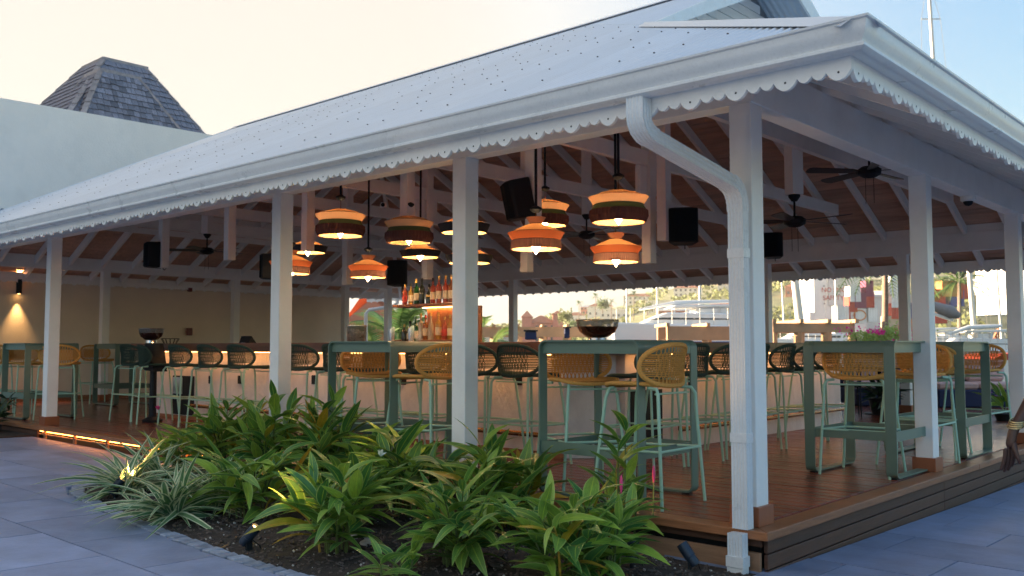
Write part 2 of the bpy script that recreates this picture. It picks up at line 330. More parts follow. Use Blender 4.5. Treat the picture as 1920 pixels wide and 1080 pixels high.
# soil bed outline (world xy); front edge curve
BED = [(-5.78, -1.12), (-5.62, -1.38), (-5.3, -1.52), (-4.9, -1.60), (-4.4, -1.68), (-3.9, -1.745), (-3.3, -1.80), (-2.7, -1.84), (-2.1, -1.86), (-1.5, -1.84), (-1.0, -1.76), (-.6, -1.6), (-.3, -1.35), (-.12, -1.0), (-.06, -.5), (-.06, .02), (-6.3, .02), (-6.15, -.6)]
b = MB()
k = len(BED)
bm = bmesh.new()
vs = [bm.verts.new((x, y, 0)) for x, y in BED]; bm.faces.new(vs)
bmesh.ops.triangulate(bm, faces=bm.faces); bmesh.ops.subdivide_edges(bm, edges=bm.edges, cuts=8, use_grid_fill=True)
from mathutils import noise
def inside(x, y, poly):
    c = False; j = len(poly) - 1
    for i in range(len(poly)):
        if (poly[i][1] > y) != (poly[j][1] > y) and x < (poly[j][0] - poly[i][0]) * (y - poly[i][1]) / (poly[j][1] - poly[i][1]) + poly[i][0]: c = not c
        j = i
    return c
def edged(x, y):
    m_ = 9
    for i in range(k):
        a = Vector(BED[i]); c = Vector(BED[(i + 1) % k]); p = Vector((x, y)); t = max(0, min(1, (p - a).dot(c - a) / (c - a).length_squared)); m_ = min(m_, (p - a - (c - a) * t).length)
    return m_
def soilz(x, y):
    e = min(1, edged(x, y) / .35)
    return G(x, y) - .012 + .05 * e + e * .03 * noise.noise(Vector((x * 2.1, y * 2.1, 0))) + e * .015 * noise.noise(Vector((x * 9, y * 9, 3)))
for v in bm.verts: v.co.z = soilz(v.co.x, v.co.y)
me = bpy.data.meshes.new('soil_bed'); bm.to_mesh(me); bm.free(); me.materials.append(M['soil'])
me.polygons.foreach_set('use_smooth', [True] * len(me.polygons))
struct(link('soil_bed', me))
# mulch chips
b = MB(); rs = random.Random(3)
cnt = 0
while cnt < 5200:
    x = rs.uniform(-5.8, 0); y = rs.uniform(-1.9, 0)
    if not inside(x, y, BED) or edged(x, y) < .015: continue
    z = soilz(x, y); s_ = rs.uniform(.004, .016); an = rs.uniform(0, PI); t = rs.uniform(-.5, .5)
    Mx = Matrix.Translation((x, y, z + .002)) @ Euler((t, rs.uniform(-.5, .5), an)).to_matrix().to_4x4()
    b.box(-s_ * rs.uniform(.6, 1.6), s_, -s_ * .5, s_ * .5, -.003, .004, Mx); cnt += 1
b.build('mulch_chips', 'chip', kind='stuff', label='dark bark mulch scattered over the planting bed')
b = MB(); cnt = 0
while cnt < 420:
    x = rs.uniform(-5.8, 0); y = rs.uniform(-1.9, 0)
    if not inside(x, y, BED): continue
    z = soilz(x, y); s_ = rs.uniform(.003, .008); Mx = Matrix.Translation((x, y, z + .003)) @ Euler((rs.random(), rs.random(), rs.random() * 3)).to_matrix().to_4x4()
    b.box(-s_, s_, -s_ * .7, s_ * .7, -s_ * .5, s_ * .5, Mx); cnt += 1
b.build('pale_pebbles', 'chipw', kind='stuff', label='small pale pebbles in the dark mulch')
# paving slabs
pav = thing('paving', 'blue grey slate paving in large slabs around the deck', 'paving'); del pav['category']; del pav['label']; pav['kind'] = 'structure'
slabs = {}
def slab(w_, l_):
    key = (round(w_, 2), round(l_, 2))
    if key not in slabs:
        g_ = .004; q = MB().box(-w_ / 2 + g_, w_ / 2 - g_, -l_ / 2 + g_, l_ / 2 - g_, -.03, 0); slabs[key] = q.mesh('paving_slab', 'slate')
    return slabs[key]
def clipslab(x0, x1, y0, y1, poly_out):     # slab with the bed cut out of it
    bm = bmesh.new(); n_ = 14
    g_ = .004; x0 += g_; x1 -= g_; y0 += g_; y1 -= g_
    keep = MB(); dx = (x1 - x0) / n_
    for i in range(n_):
        xm = x0 + dx * (i + .5); ys = [y0 + (y1 - y0) * j / 24 for j in range(25)]
        run = None
        for j in range(24):
            ym = (ys[j] + ys[j + 1]) / 2
            out = not inside(xm, ym, poly_out)
            if out and run is None: run = ys[j]
            if (not out) and run is not None: keep.box(x0 + dx * i, x0 + dx * (i + 1), run, ys[j], -.03, 0); run = None
        if run is not None: keep.box(x0 + dx * i, x0 + dx * (i + 1), run, y1, -.03, 0)
    bm.free(); return keep
rows = []
y = -6.0; r_i = 0
SLW, SLL = .9, .6
BEDO = [(x * 1.0 + (-.10 if x < -5.2 else 0), y - (.10 if y < -1 else 0)) for x, y in BED]
while y < 13.5:
    x = -16.0 - (r_i % 2) * .45
    while x < 7.5:
        x0, x1, y0, y1 = x, x + SLW, y, y + SLL; x += SLW
        if x1 < 1.8 and y1 < -3.6: continue
        # under the deck: skip
        if x1 <= -.02 and y0 >= -.02: continue
        if x1 > -.02 and x0 < -.02 and y0 > 0: x0 = -.02
        if x1 <= -.02 and y1 > 0.02 and y0 < 0.02: y1 = .02
        if x1 - x0 < .03 or y1 - y0 < .03: continue
        cx_, cy_ = (x0 + x1) / 2, (y0 + y1) / 2
        d_ = (Vector((cx_, cy_, -.2)) - CAM).dot(fw)
        if d_ < .3: continue
        q = Vector((cx_, cy_, -.2)) - CAM; uu = CX + F * q.dot(rt) / d_
        if uu < -500 or uu > 2500: continue
        corners = [inside(a, c, BEDO) for a in (x0, x1, cx_) for c in (y0, y1, cy_)]
        if all(corners): continue
        if any(corners):
            kb = clipslab(x0, x1, y0, y1, BEDO)
            if not kb.v: continue
            kb.v = [(p[0], p[1], p[2] + G(p[0], p[1])) for p in kb.v]; kb.build('paving_slab', 'slate', pav)
        else:
            o = link('paving_slab', slab(x1 - x0, y1 - y0), pav); o.matrix_local = Matrix.Translation((cx_, cy_, G(cx_, cy_) + random.uniform(-.0015, .0015))) @ TROT
    y += SLL; r_i += 1
# edging stones along the bed curve
pts = [Vector((p[0], p[1], 0)) for p in BED[:14]]
edge = thing('bed_edging', 'x', 'x'); del edge['category']; del edge['label']; edge['kind'] = 'structure'
stone_me = [None] * 4
for i in range(4):
    rr = random.Random(i); q = MB().box(-.045, .045, -.05, .05, -.04, .008); q.v = [(a + rr.uniform(-.006, .006), c + rr.uniform(-.008, .008), d + rr.uniform(-.002, .004)) for a, c, d in q.v]
    stone_me[i] = q.mesh('edging_stone', 'sett', bevel=.006)
acc = 0; step = .098
for i in range(len(pts) - 1):
    a, c = pts[i], pts[i + 1]; L_ = (c - a).length; d = (c - a) / L_; nrm = Vector((d.y, -d.x, 0))
    if nrm.y > 0 and a.y < -1.2: nrm = -nrm
    while acc < L_:
        p = a + d * acc + nrm * .045
        o = link('edging_stone', random.choice(stone_me), edge); o.location = (p.x, p.y, G(p.x, p.y)); o.rotation_euler = (0, 0, math.atan2(d.y, d.x) + random.uniform(-.06, .06)); acc += step
    acc -= L_
# ================================================================== DECK
deck = thing('timber_deck', 'raised reddish hardwood deck with a thick front nosing board', 'deck')
DX0, DY1 = -16.0, 12.4
y = .16; i = 0
rb = random.Random(11)
boards = {}
def dboard(L_):
    key = round(L_, 1)
    if key not in boards:
        q = MB().box(0, key, .0, .124, -.028, 0); boards[key] = q.mesh('deck_board', 'deck', bevel=.004)
    return boards[key], key
while y < DY1:
    x = -.17
    cuts = [x]
    x -= rb.uniform(1.5, 4.5)
    while x > DX0 + 1: cuts.append(x); x -= rb.choice([3.6, 4.2, 4.8])
    cuts.append(DX0)
    for a, c in zip(cuts[:-1], cuts[1:]):
        me_, L_ = dboard(round(a - c - .004, 1)); o = link('deck_board', me_, deck); o.location = (c + .002, y, random.uniform(-.001, .001)); o.scale = ((a - c - .004) / L_, 1, 1)
    y += .133
# front and side nosing
def seg_boards(name, m, segs, parent): pass
x = 0
for a, c in ((-3.9, -.0), (-8.1, -3.9), (-12.3, -8.1), (-16, -12.3)):
    q = MB()
    if c == -.0: q.prism([(a + .002, 0), (c, 0), (-.15, .15), (a + .002, .15)], 2, -.048, .002)
    else: q.box(a + .002, c - .002, 0, .15, -.048, .002)
    q.build('nosing_board', 'nose', deck, bevel=.005)
for a, c in ((0, 4.1), (4.1, 8.3), (8.3, 12.4)):
    q = MB()
    if a == 0: q.prism([(0, 0), (0, c - .002), (-.15, c - .002), (-.15, .15)], 2, -.048, .002)
    else: q.box(-.15, 0, a + .002, c - .002, -.048, .002)
    o = q.build('nosing_board', 'nose', deck, bevel=.005)
# skirt boards: right side three courses, front lower course
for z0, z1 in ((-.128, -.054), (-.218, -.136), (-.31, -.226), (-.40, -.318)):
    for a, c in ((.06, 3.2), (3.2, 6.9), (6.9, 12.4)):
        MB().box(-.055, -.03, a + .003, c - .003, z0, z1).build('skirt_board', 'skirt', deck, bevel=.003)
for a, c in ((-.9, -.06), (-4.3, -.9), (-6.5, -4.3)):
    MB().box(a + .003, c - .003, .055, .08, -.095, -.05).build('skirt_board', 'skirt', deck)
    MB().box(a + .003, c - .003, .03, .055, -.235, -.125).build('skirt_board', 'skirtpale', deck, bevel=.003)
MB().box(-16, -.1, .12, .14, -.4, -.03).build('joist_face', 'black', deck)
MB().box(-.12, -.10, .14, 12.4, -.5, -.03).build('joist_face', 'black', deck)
# led strip under the left nosing
MB().box(-10.3, -6.2, .045, .055, -.066, -.052).build('led_strip', 'led', deck)
MB().box(-10.3, -6.2, .02, .035, -.098, -.088).build('led_channel', 'skirtpale', deck)
for x in (-10.1, -9.2, -8.3, -7.4, -6.5): MB().box(x - .02, x + .02, .02, .05, -.20, -.05).build('deck_foot', 'skirtpale', deck)
MB().box(-11.6, -10.35, .03, .055, -.2, -.06).build('skirt_board', 'skirt', deck)
# ================================================================== PAVILION
pv = thing('pavilion', 'open white timber bar pavilion with corrugated hip roof and scalloped fascia', 'pavilion')
EX0, EX1, EY0, EY1 = -16.0, .97, -.97, 11.27
RY = 5.15; ZE = 2.44; SL = .5
def zr(d): return ZE + SL * d
PH = 2.51
def post(x, y, w_=.145, top=PH, foot=True):
    o = MB().box(x - w_ / 2, x + w_ / 2, y - w_ / 2, y + w_ / 2, .11 if foot else 0, top).build('post', 'white', pv, bevel=.004)
    if foot:
        f = MB().box(x - w_ / 2 - .022, x + w_ / 2 + .022, y - w_ / 2 - .022, y + w_ / 2 + .022, 0.002, .115).build('post_foot', 'block', o, bevel=.003)
PX = [-.2, -2.60, -5.08, -10.42]
for x in PX: post(x, .205)
for y in (3.34, 6.37): post(-.2, y)
for x in (-.2, -2.72, -5.1, -11.15, -15.4): post(x, 10.3)
for y in (3.14, 5.99, 8.97): post(-15.42, y)
post(-13.2, .205) if False else None
# beams (butted at the corners)
MB().box(-15.9, -.13 + .01, .135, .275, PH, 2.79).build('beam', 'white', pv, bevel=.003)
MB().box(-.27, -.125, .278, 10.37, PH, 2.788).build('beam', 'white', pv, bevel=.003)
MB().box(-15.9, -.273, 10.23, 10.37, PH, 2.79).build('beam', 'white', pv, bevel=.003)
MB().box(-15.49, -15.35, .278, 10.227, PH - .02, 2.788).build('beam', 'white', pv, bevel=.003)
# upper wall plates above the beams, set back a little
MB().box(-15.3, -.30, 10.26, 10.33, 2.795, 3.0).build('wall_plate', 'white', pv)
MB().box(-.24, -.17, .30, 10.2, 2.792, 2.90).build('wall_plate', 'white', pv)
# roof frame
RT = .055                                        # rafter tops this far under the sheet
sp = .61
x = EX1 - .3
def rafter(a, c, w_=.05, h=.135): MB().bar(a, c, w_, h).build('rafter', 'white', pv)
nx = 0
while x > EX0 + .2:
    dmax = min(RY - EY0, EX1 - x, x - EX0)
    if dmax > .25:
        a = dmax - .04
        rafter((x, EY0 + .13, zr(.13) - RT), (x, EY0 + a, zr(a) - RT))
        rafter((x, EY1 - .13, zr(.13) - RT), (x, EY1 - a, zr(a) - RT))
    x -= sp
y = EY0 + .35
while y < EY1 - .3:
    dmax = min(RY - EY0, y - EY0, EY1 - y) - .04
    if dmax > .3:
        rafter((EX1 - .13, y, zr(.13) - RT), (EX1 - dmax, y, zr(dmax) - RT))
        rafter((EX0 + .13, y, zr(.13) - RT), (EX0 + dmax, y, zr(dmax) - RT))
    y += sp
H = RY - EY0
for sx, sy in ((1, 0), (1, 1), (0, 0), (0, 1)):
    cx0 = EX1 if sx else EX0; cy0 = EY1 if sy else EY0; dx = -1 if sx else 1; dy = -1 if sy else 1
    MB().bar((cx0 + dx * .15, cy0 + dy * .15, zr(.15) - RT), (cx0 + dx * H, cy0 + dy * H, zr(H) - RT), .06, .19).build('hip_rafter', 'white', pv)
MB().bar((EX0 + H, RY, zr(H) - RT), (EX1 - H, RY, zr(H) - RT), .05, .22).build('ridge_beam', 'white', pv)
# ceiling boards
CB = .115
def slope_board(i, face):
    s0 = i * CB; s1 = s0 + CB - .007; g_ = .01
    s1 -= .006; d0, d1 = max(.02, s0), min(H - .01, s1)
    if d1 <= d0: return
    off0, off1 = .036, .022
    q = MB(); vs = []
    for off in (off0, off1):
        for d in (d0, d1):
            for e in (0, 1):
                if face == 'f': p = ((EX0 + d + g_) if e == 0 else (EX1 - d - g_), EY0 + d)
                if face == 'b': p = ((EX0 + d + g_) if e == 0 else (EX1 - d - g_), EY1 - d)
                if face == 'r': p = (EX1 - d, (EY0 + d + g_) if e == 0 else (EY1 - d - g_))
                if face == 'l': p = (EX0 + d, (EY0 + d + g_) if e == 0 else (EY1 - d - g_))
                vs.append((p[0], p[1], zr(d) - off))
    q.add(vs, [(0, 1, 3, 2), (4, 6, 7, 5), (0, 4, 5, 1), (2, 3, 7, 6), (0, 2, 6, 4), (1, 5, 7, 3)])
    q.build('ceiling_board', 'ceil', pv)
for f_ in 'fbrl':
    for i in range(int(H / CB) + 1): slope_board(i, f_)
# dark underlay so no light leaks
q = MB()
A_ = [(EX0, EY0, ZE - .018), (EX1, EY0, ZE - .018), (EX1, EY1, ZE - .018), (EX0, EY1, ZE - .018), (EX0 + H, RY, zr(H) - .018), (EX1 - H, RY, zr(H) - .018)]
q.add(A_, [(0, 1, 5, 4), (2, 3, 4, 5), (1, 2, 5), (3, 0, 4)]); q.build('roof_underlay', 'black', pv)
# corrugated sheets
def sheets(face):
    W_ = .76; st = .0127 if face in 'fr' else .038
    lo, hi = (EX0, EX1) if face in 'fb' else (EY0, EY1)
    a = hi
    while a > lo:
        c = max(lo, a - W_); q = MB(); n_ = int(round((a - c) / st)); vs = []
        for i in range(n_ + 1):
            u = a - (a - c) * i / n_; h_ = .007 * math.sin(2 * PI * u / .076)
            d = max(.0, min(H, hi - u, u - lo))
            for dd in (.0, d):
                if face == 'f': vs.append((u, EY0 + dd, zr(dd) + h_))
                elif face == 'b': vs.append((u, EY1 - dd, zr(dd) + h_))
                elif face == 'r': vs.append((EX1 - dd, u, zr(dd) + h_))
                else: vs.append((EX0 + dd, u, zr(dd) + h_))
        q.add(vs, [(2 * i, 2 * i + 2, 2 * i + 3, 2 * i + 1) for i in range(n_)])
        q.build('roof_sheet', 'roof', pv, smooth=True)
        a = c
for f_ in 'fbrl': sheets(f_)
# dutch gables at both ends: the front and back slopes run on past the hips
GXR, GXL = -2.2, -14.2
for gx_, s_ in ((GXR, 1), (GXL, -1)):
    hx = (EX1 - H) if s_ > 0 else (EX0 + H)
    for face in 'fb':
        q = MB(); vs = []; n_ = int(abs(gx_ - hx) / .019)
        for i in range(n_ + 1):
            u = hx + (gx_ - hx) * i / n_; d = (EX1 - u) if s_ > 0 else (u - EX0); h_ = .007 * math.sin(2 * PI * u / .076)
            for dd in (min(H, d), H):
                vs.append((u, (EY0 + dd) if face == 'f' else (EY1 - dd), zr(dd) + h_ + .001))
        q.add(vs, [(2 * i, 2 * i + 2, 2 * i + 3, 2 * i + 1) for i in range(n_)]); q.build('gable_roof_sheet', 'roof', pv, smooth=True)
    d = (EX1 - gx_) if s_ > 0 else (gx_ - EX0)
    yb = EY0 + d; zb = zr(d); ap = (gx_, RY, zr(H))
    for yy in (yb - .05, 2 * RY - yb + .05):
        q = MB(); a = Vector((gx_ + s_ * .012, yy, zb - .02)); c = Vector((gx_ + s_ * .012, RY, zr(H) + .02))
        dv = Vector((0, 0, -.24)); t = Vector((s_ * .025, 0, 0))
        vs = [a, c, c + dv, a + dv * .35, a + t, c + t, c + dv + t, a + dv * .35 + t]
        q.add(vs, [(0, 1, 2, 3), (7, 6, 5, 4), (0, 4, 5, 1), (1, 5, 6, 2), (2, 6, 7, 3), (3, 7, 4, 0)]); q.build('barge_board', 'trim', pv)
    # gable wall siding, set back
    wx = gx_ - s_ * .55; z = zr(d) - .25
    while z < zr(H) - .1:
        half = (zr(H) - z - .14) / SL - .05
        if half > .05:
            hw = half
            MB().box(wx - .012, wx + .012, RY - hw, RY + hw, z, z + .105).build('siding_board', 'white', pv)
        z += .115
# ridge and hip caps
def cap(a, c, w_=.11):
    a = Vector(a); c = Vector(c); d = (c - a).normalized(); sd = d.cross(Vector((0, 0, 1))).normalized()
    q = MB(); vs = []
    for p in (a, c):
        for t, h_ in ((-1, -.035), (-.35, .012), (.35, .012), (1, -.035)): vs.append(p + sd * (w_ * t) + Vector((0, 0, h_ + .012)))
    q.add(vs, [(0, 1, 5, 4), (1, 2, 6, 5), (2, 3, 7, 6)]); q.build('ridge_cap', 'roof', pv)
cap((GXL, RY, zr(H)), (GXR, RY, zr(H)))
for gx_, ex in ((GXR, EX1), (GXL, EX0)):
    d = abs(ex - gx_)
    s_ = 1 if ex > gx_ else -1
    for y_, t in ((EY0, 1), (EY1, -1)): cap((ex, y_, ZE), (ex - s_ * d, y_ + t * d, zr(d)), .10)
# roof screws
b = MB()
for ry_ in [.12 + .62 * i for i in range(10)]:
    x = EX1 - ry_ - .15
    k_ = 0
    while x > EX0 + ry_ + .1:
        h_ = .008; d = ry_ + random.uniform(-.03, .03); xx = x + random.uniform(-.03, .03)
        (random.random() < .72) and b.lathe([(0, .005), (.006, .005), (.008, 0)], 6, (xx, EY0 + d, zr(d) + .007)); x -= .152 * (2 if k_ % 2 else 1); k_ += 1
b.build('roof_screws', mat('grey_screw_cap', (.16, .15, .16), .6), pv, kind='stuff')
# gutter: profile (outward from the eave line, z); mitred at the corners
GP = [(-.10, 2.335), (-.03, 2.325), (-.012, 2.328), (.004, 2.340), (.004, 2.352), (-.008, 2.362), (-.004, 2.375), (.012, 2.395), (.02, 2.42), (.022, 2.448), (.034, 2.452), (.036, 2.462), (.02, 2.466), (.008, 2.455), (.0, 2.40), (-.02, 2.37), (-.10, 2.36)]
def gutter(side):
    q = MB(); n_ = len(GP); vs = []
    ends = []
    for e in (0, 1):
        for o_, z in GP:
            if side == 'f': p = ((EX1 + o_) if e else -16.0, EY0 - o_)
            if side == 'r': p = (EX1 + o_, (EY1 + o_) if e else (EY0 - o_))
            if side == 'b': p = ((EX1 + o_) if e else -16.0, EY1 + o_)
            if side == 'l': p = (EX0 - o_ , EY0 + .1 if e == 0 else EY1 - .1)
            vs.append((p[0], p[1], z))
    q.add(vs, [(i, (i + 1) % n_, n_ + (i + 1) % n_, n_ + i) for i in range(n_)]); q.build('gutter', 'gutter', pv, smooth=True)
for s_ in 'frb': gutter(s_)
# leaf specks caught on the gutter
# fascia behind the gutter and scalloped boards
PER = .2525
def scallop_poly(L_):
    # repeating: big lobe, two small lobes, in a board of top z=.0
    pts = [(0, .0)]; x = 0; lob = [(.115, .072, .052)] ; out = []
    def lobe(x0, wd, dp, base):
        n_ = 7
        return [(x0 + wd * i / n_, -base - dp * math.sin(PI * i / n_) ** .7) for i in range(n_ + 1)]
    res = []
    while x < L_ - .001:
        res += lobe(x, .1165, .045, .058); x += .1165
        res += lobe(x, .068, .026, .058)[1:]; x += .068
        res += lobe(x, .068, .026, .058)[1:]; x += .068
    return [(0, 0)] + res + [(x, 0)]
def scallop(side, a, c):
    n_ = int(round(abs(c - a) / PER)); L_ = n_ * PER; poly = scallop_poly(L_); zt = 2.335; off = .09; q = MB(); k_ = len(poly); hv = MB()
    def mp(u, z, t):
        if side == 'f': return (a - u, EY0 + off + t, zt + z)
        if side == 'r': return (EX1 - off - t, a + u, zt + z)
        if side == 'b': return (a - u, EY1 - off - t, zt + z)
        if side == 'l': return (EX0 + off + t, a + u, zt + z)
    for t in (0, .02): q.v += [mp(u, z, t) for u, z in poly]
    # strips instead of one big ngon
    for t in range(2):
        o_ = t * k_
        pass
    o2 = len(q.v)
    inner = poly[1:-1]
    for t in (0, .02): q.v += [mp(u, 0, t) for u, z in inner]
    m_ = len(inner)
    for i in range(m_ - 1):
        q.f.append((1 + i, 2 + i, o2 + i + 1, o2 + i)); q.f.append((k_ + 1 + i, o2 + m_ + i, o2 + m_ + i + 1, k_ + 2 + i))
        q.f.append((1 + i, k_ + 1 + i, k_ + 2 + i, 2 + i)); q.f.append((o2 + i, o2 + i + 1, o2 + m_ + i + 1, o2 + m_ + i))
    q.f.append((1, o2, o2 + m_, k_ + 1)); q.f.append((m_, k_ + m_, o2 + 2 * m_ - 1, o2 + m_ - 1))
    bd = q.build('scalloped_fascia', 'trim', pv)
    for i in range(n_):
        cx_ = i * PER + .058
        ring = [mp(cx_ + .0055 * math.cos(j * PI / 4), -.066 + .0055 * math.sin(j * PI / 4), -.0012) for j in range(8)]
        hv.add(ring, [tuple(range(8))])
    hv.build('dark_hole_discs', 'black', bd, kind='stuff')  # flat black discs: the shade inside each drilled hole is put on as colour
x = EX1 - .09
first = True
while x > -15.8:
    scallop('f', x, x - PER * 9); x -= PER * 9 + .0015
y = EY0 + .112
while y < EY1 - .3:
    scallop('r', y, y + PER * 9 if y + PER * 9 < EY1 else y + PER * 5); y += PER * 9 + .0015
x = EX1 - .09
while x > -15.8: scallop('b', x, x - PER * 9); x -= PER * 9 + .0015
for i in range(5): scallop('l', EY0 + .12 + i * (PER * 9 + .0015), EY0 + .12 + (i + 1) * PER * 9)
# sub fascia (the deep board behind)
MB().box(-16, EX1 - .112, EY0 + .112, EY0 + .132, 2.30, 2.43).build('fascia', 'trim', pv)
MB().box(EX1 - .132, EX1 - .112, EY0 + .134, EY1 - .134, 2.30, 2.43).build('fascia', 'trim', pv)
MB().box(-16, EX1 - .112, EY1 - .132, EY1 - .112, 2.30, 2.43).build('fascia', 'trim', pv)
MB().box(EX0 + .112, EX0 + .132, EY0 + .134, EY1 - .134, 2.30, 2.43).build('fascia', 'trim', pv)
# trusses: ties, hanging posts
TX = [-1.72, -3.44, -5.31, -7.19, -9.02, -10.9, -12.8]
for i, x in enumerate(TX):
    ya = EY0 + (3.12 - ZE) / SL + .15; 
    zt = 3.30
    ya = max(EY0 + (zt - ZE) / SL + .12, -99)
    if EX1 - x < 2.9: ya2, yb2 = 1.0, 9.3
    MB().bar((x, ya, zt), (x, 2 * RY - ya, zt), .07, .17).build('tie_beam', 'white', pv)
    if i in (1, 2, 3, 4, 5):
        MB().box(x - .06, x + .06, 1.94, 2.06, 2.245, zr(2.97) - .2).build('hanging_post', 'white', pv, bevel=.003)
    if i in (1, 2, 3, 4):
        yk = 4.05
        kp = MB().box(x - .06, x + .06, yk - .06, yk + .06, 2.0, zr(yk - EY0) - .2).build('king_post', 'white', pv, bevel=.003)
        MB().box(x - .035, x + .035, yk - .24, yk - .062, zt - .55, zt - .172).build('bracket', 'white', kp, bevel=.02)
        MB().box(x - .035, x + .035, yk + .062, yk + .17, zt - .50, zt - .172).build('bracket', 'white', kp, bevel=.02)
MB().box(-3.26, -3.14, 3.94, 4.06, 2.24, zr(4.2) - .2).build('hanging_post', 'white', pv, bevel=.003)
# ------------------------------------------------------------------ downpipe
dp = thing('downpipe', 'white fluted rectangular downpipe bending back to the corner post', 'downpipe', (-.165, .03, G(0, 0)))
def sweep(path, w_, h_, nm, par, flut=True):
    prof = []
    def side(a, c, n_):
        a = Vector(a); c = Vector(c); d = (c - a) / n_; nr = Vector((d.y, -d.x)).normalized()
        for i in range(n_):
            prof.append(a + d * i)
            if flut: prof.append(a + d * (i + .25) - nr * .0045); prof.append(a + d * (i + .55) - nr * .0045); prof.append(a + d * (i + .8))
    side((-w_ / 2, -h_ / 2), (w_ / 2, -h_ / 2), 5); side((w_ / 2, -h_ / 2), (w_ / 2, h_ / 2), 3); side((w_ / 2, h_ / 2), (-w_ / 2, h_ / 2), 5); side((-w_ / 2, h_ / 2), (-w_ / 2, -h_ / 2), 3)
    P_ = [Vector(p[:3]) for p in path]; sc_ = [p[3] if len(p) > 3 else 1 for p in path]; q = MB(); n_ = len(prof)
    ref = Vector((1, 0, 0))
    for i, p in enumerate(P_):
        t = (P_[min(i + 1, len(P_) - 1)] - P_[max(i - 1, 0)]).normalized()
        a = (ref - t * ref.dot(t)).normalized(); c = t.cross(a)
        for pr_ in prof: q.v.append(tuple(p + (a * pr_.x + c * pr_.y) * sc_[i]))
    for i in range(len(P_) - 1):
        for j in range(n_): q.f.append((i * n_ + j, i * n_ + (j + 1) % n_, (i + 1) * n_ + (j + 1) % n_, (i + 1) * n_ + j))
    q.f.append(tuple(range(n_))); q.f.append(tuple((len(P_) - 1) * n_ + j for j in range(n_)))
    for i in range(len(q.v)): q.v[i] = tuple(Vector(q.v[i]) - dp.location)
    return q.build(nm, 'gutter', par, smooth=False)
def bez(a, b_, c, n_): return [tuple(Vector(a) * (1 - t) ** 2 + Vector(b_) * 2 * t * (1 - t) + Vector(c) * t * t) for t in [i / n_ for i in range(n_ + 1)]]
pA = (-.215, -.925, 2.335); pB = (-.215, -.925, 2.20); pC = (-.165, .028, 1.98)
j1 = Vector(pB); j2 = Vector(pC); dd = (j2 - j1).normalized()
j1 = Vector((-.215, -.925, 2.16)); dd = (Vector((-.165, .028, 1.985)) - j1).normalized()
e1 = [pA] + bez((-.215, -.925, 2.25), tuple(j1), tuple(j1 + dd * .11), 8)
e1 = [(p[0], p[1], p[2], 1.02 + (.03 if i % 2 else 0)) for i, p in enumerate(e1)]
sweep(e1, .10, .075, 'elbow', dp)
sweep([tuple(j1 + dd * .10), tuple(j2 - dd * .10)], .097, .072, 'slanted_pipe', dp)
e2 = bez(tuple(j2 - dd * .12), tuple(j2), (j2.x, j2.y, j2.z - .14), 12)
e2 = [(p[0], p[1], p[2], 1.02 + (.035 if i % 2 else 0)) for i, p in enumerate(e2)]
sweep(e2, .10, .075, 'elbow', dp)
sweep([(j2.x, j2.y, j2.z - .13), (j2.x, j2.y, .003)], .097, .072, 'upright_pipe', dp)
sweep([(j2.x, -.038, -.012), (j2.x, -.038, G(0, 0) + .0)], .092, .068, 'lower_pipe', dp)
sweep([(j2.x, -.038, -.14), (j2.x, -.038, -.2), (j2.x, -.038, -.203, .9), (j2.x, -.038, -.245, .9)], .108, .082, 'pipe_shoe', dp, False)
for z in (1.62, .55): sweep([(j2.x, j2.y, z), (j2.x, j2.y, z - .055)], .106, .080, 'strap', dp, False)
t = thing('rear_downpipe', 'white round downpipe at the far back corner behind the bottles', 'downpipe')
MB().tube([at(748, 555, 1, 11.3), at(745, 568, 1, 11.25), at(735, 575, 1, 11.1), at(692, 581, 1, 10.6), at(686, 588, 1, 10.5), at(686, 640, 1, 10.5), at(686, 700, 1, 10.5)], .045, 10).build('pipe', 'trim', t, smooth=True)
MB().tube([at(686, 600, 1, 10.5), at(686, 604, 1, 10.5)], .052, 10).build('strap', 'trim', t)
# ================================================================== LEFT BUILDING
bd = thing('white_building', 'tall plain white stucco building closing the left end of the bar', 'building')
q = MB(); WX = -16.02
q.prism([(-26, 5.4), (-26, G(-16, -16) - .3), (9.35, -.4), (9.35, 5.78)], 0, -30, WX)
q.build('wall', 'stuccow', bd)
MB().box(WX + .003, WX + .02, .3, 9.3, 0.003, 2.55).build('inner_wall_face', 'stucco', bd)
MB().box(WX + .022, WX + .036, .3, 9.3, .003, .09).build('skirting', 'nose', bd)
MB().box(-29, WX - .05, 9.36, 9.5, -.4, 5.6).build('end_wall', 'stuccow', bd)
nb = thing('sun_block_building', 'unseen tall pale block added at the left to shade the pavilion', 'building', (-34, -22, -.3))  # unseen block, added to keep the low sun off the pavilion
MB().box(-4, 4, -24, 23, 0, 12).build('wall', 'stuccow', nb); MB().box(-4.3, 4.3, -24.3, 23.3, 12.01, 12.4).build('parapet', 'trim', nb)
for i in range(9):
    for j in range(3): MB().box(4.01, 4.06, -20 + i * 4.8, -18.4 + i * 4.8, 1.5 + j * 3.6, 3.3 + j * 3.6).build('window', 'pane', nb)
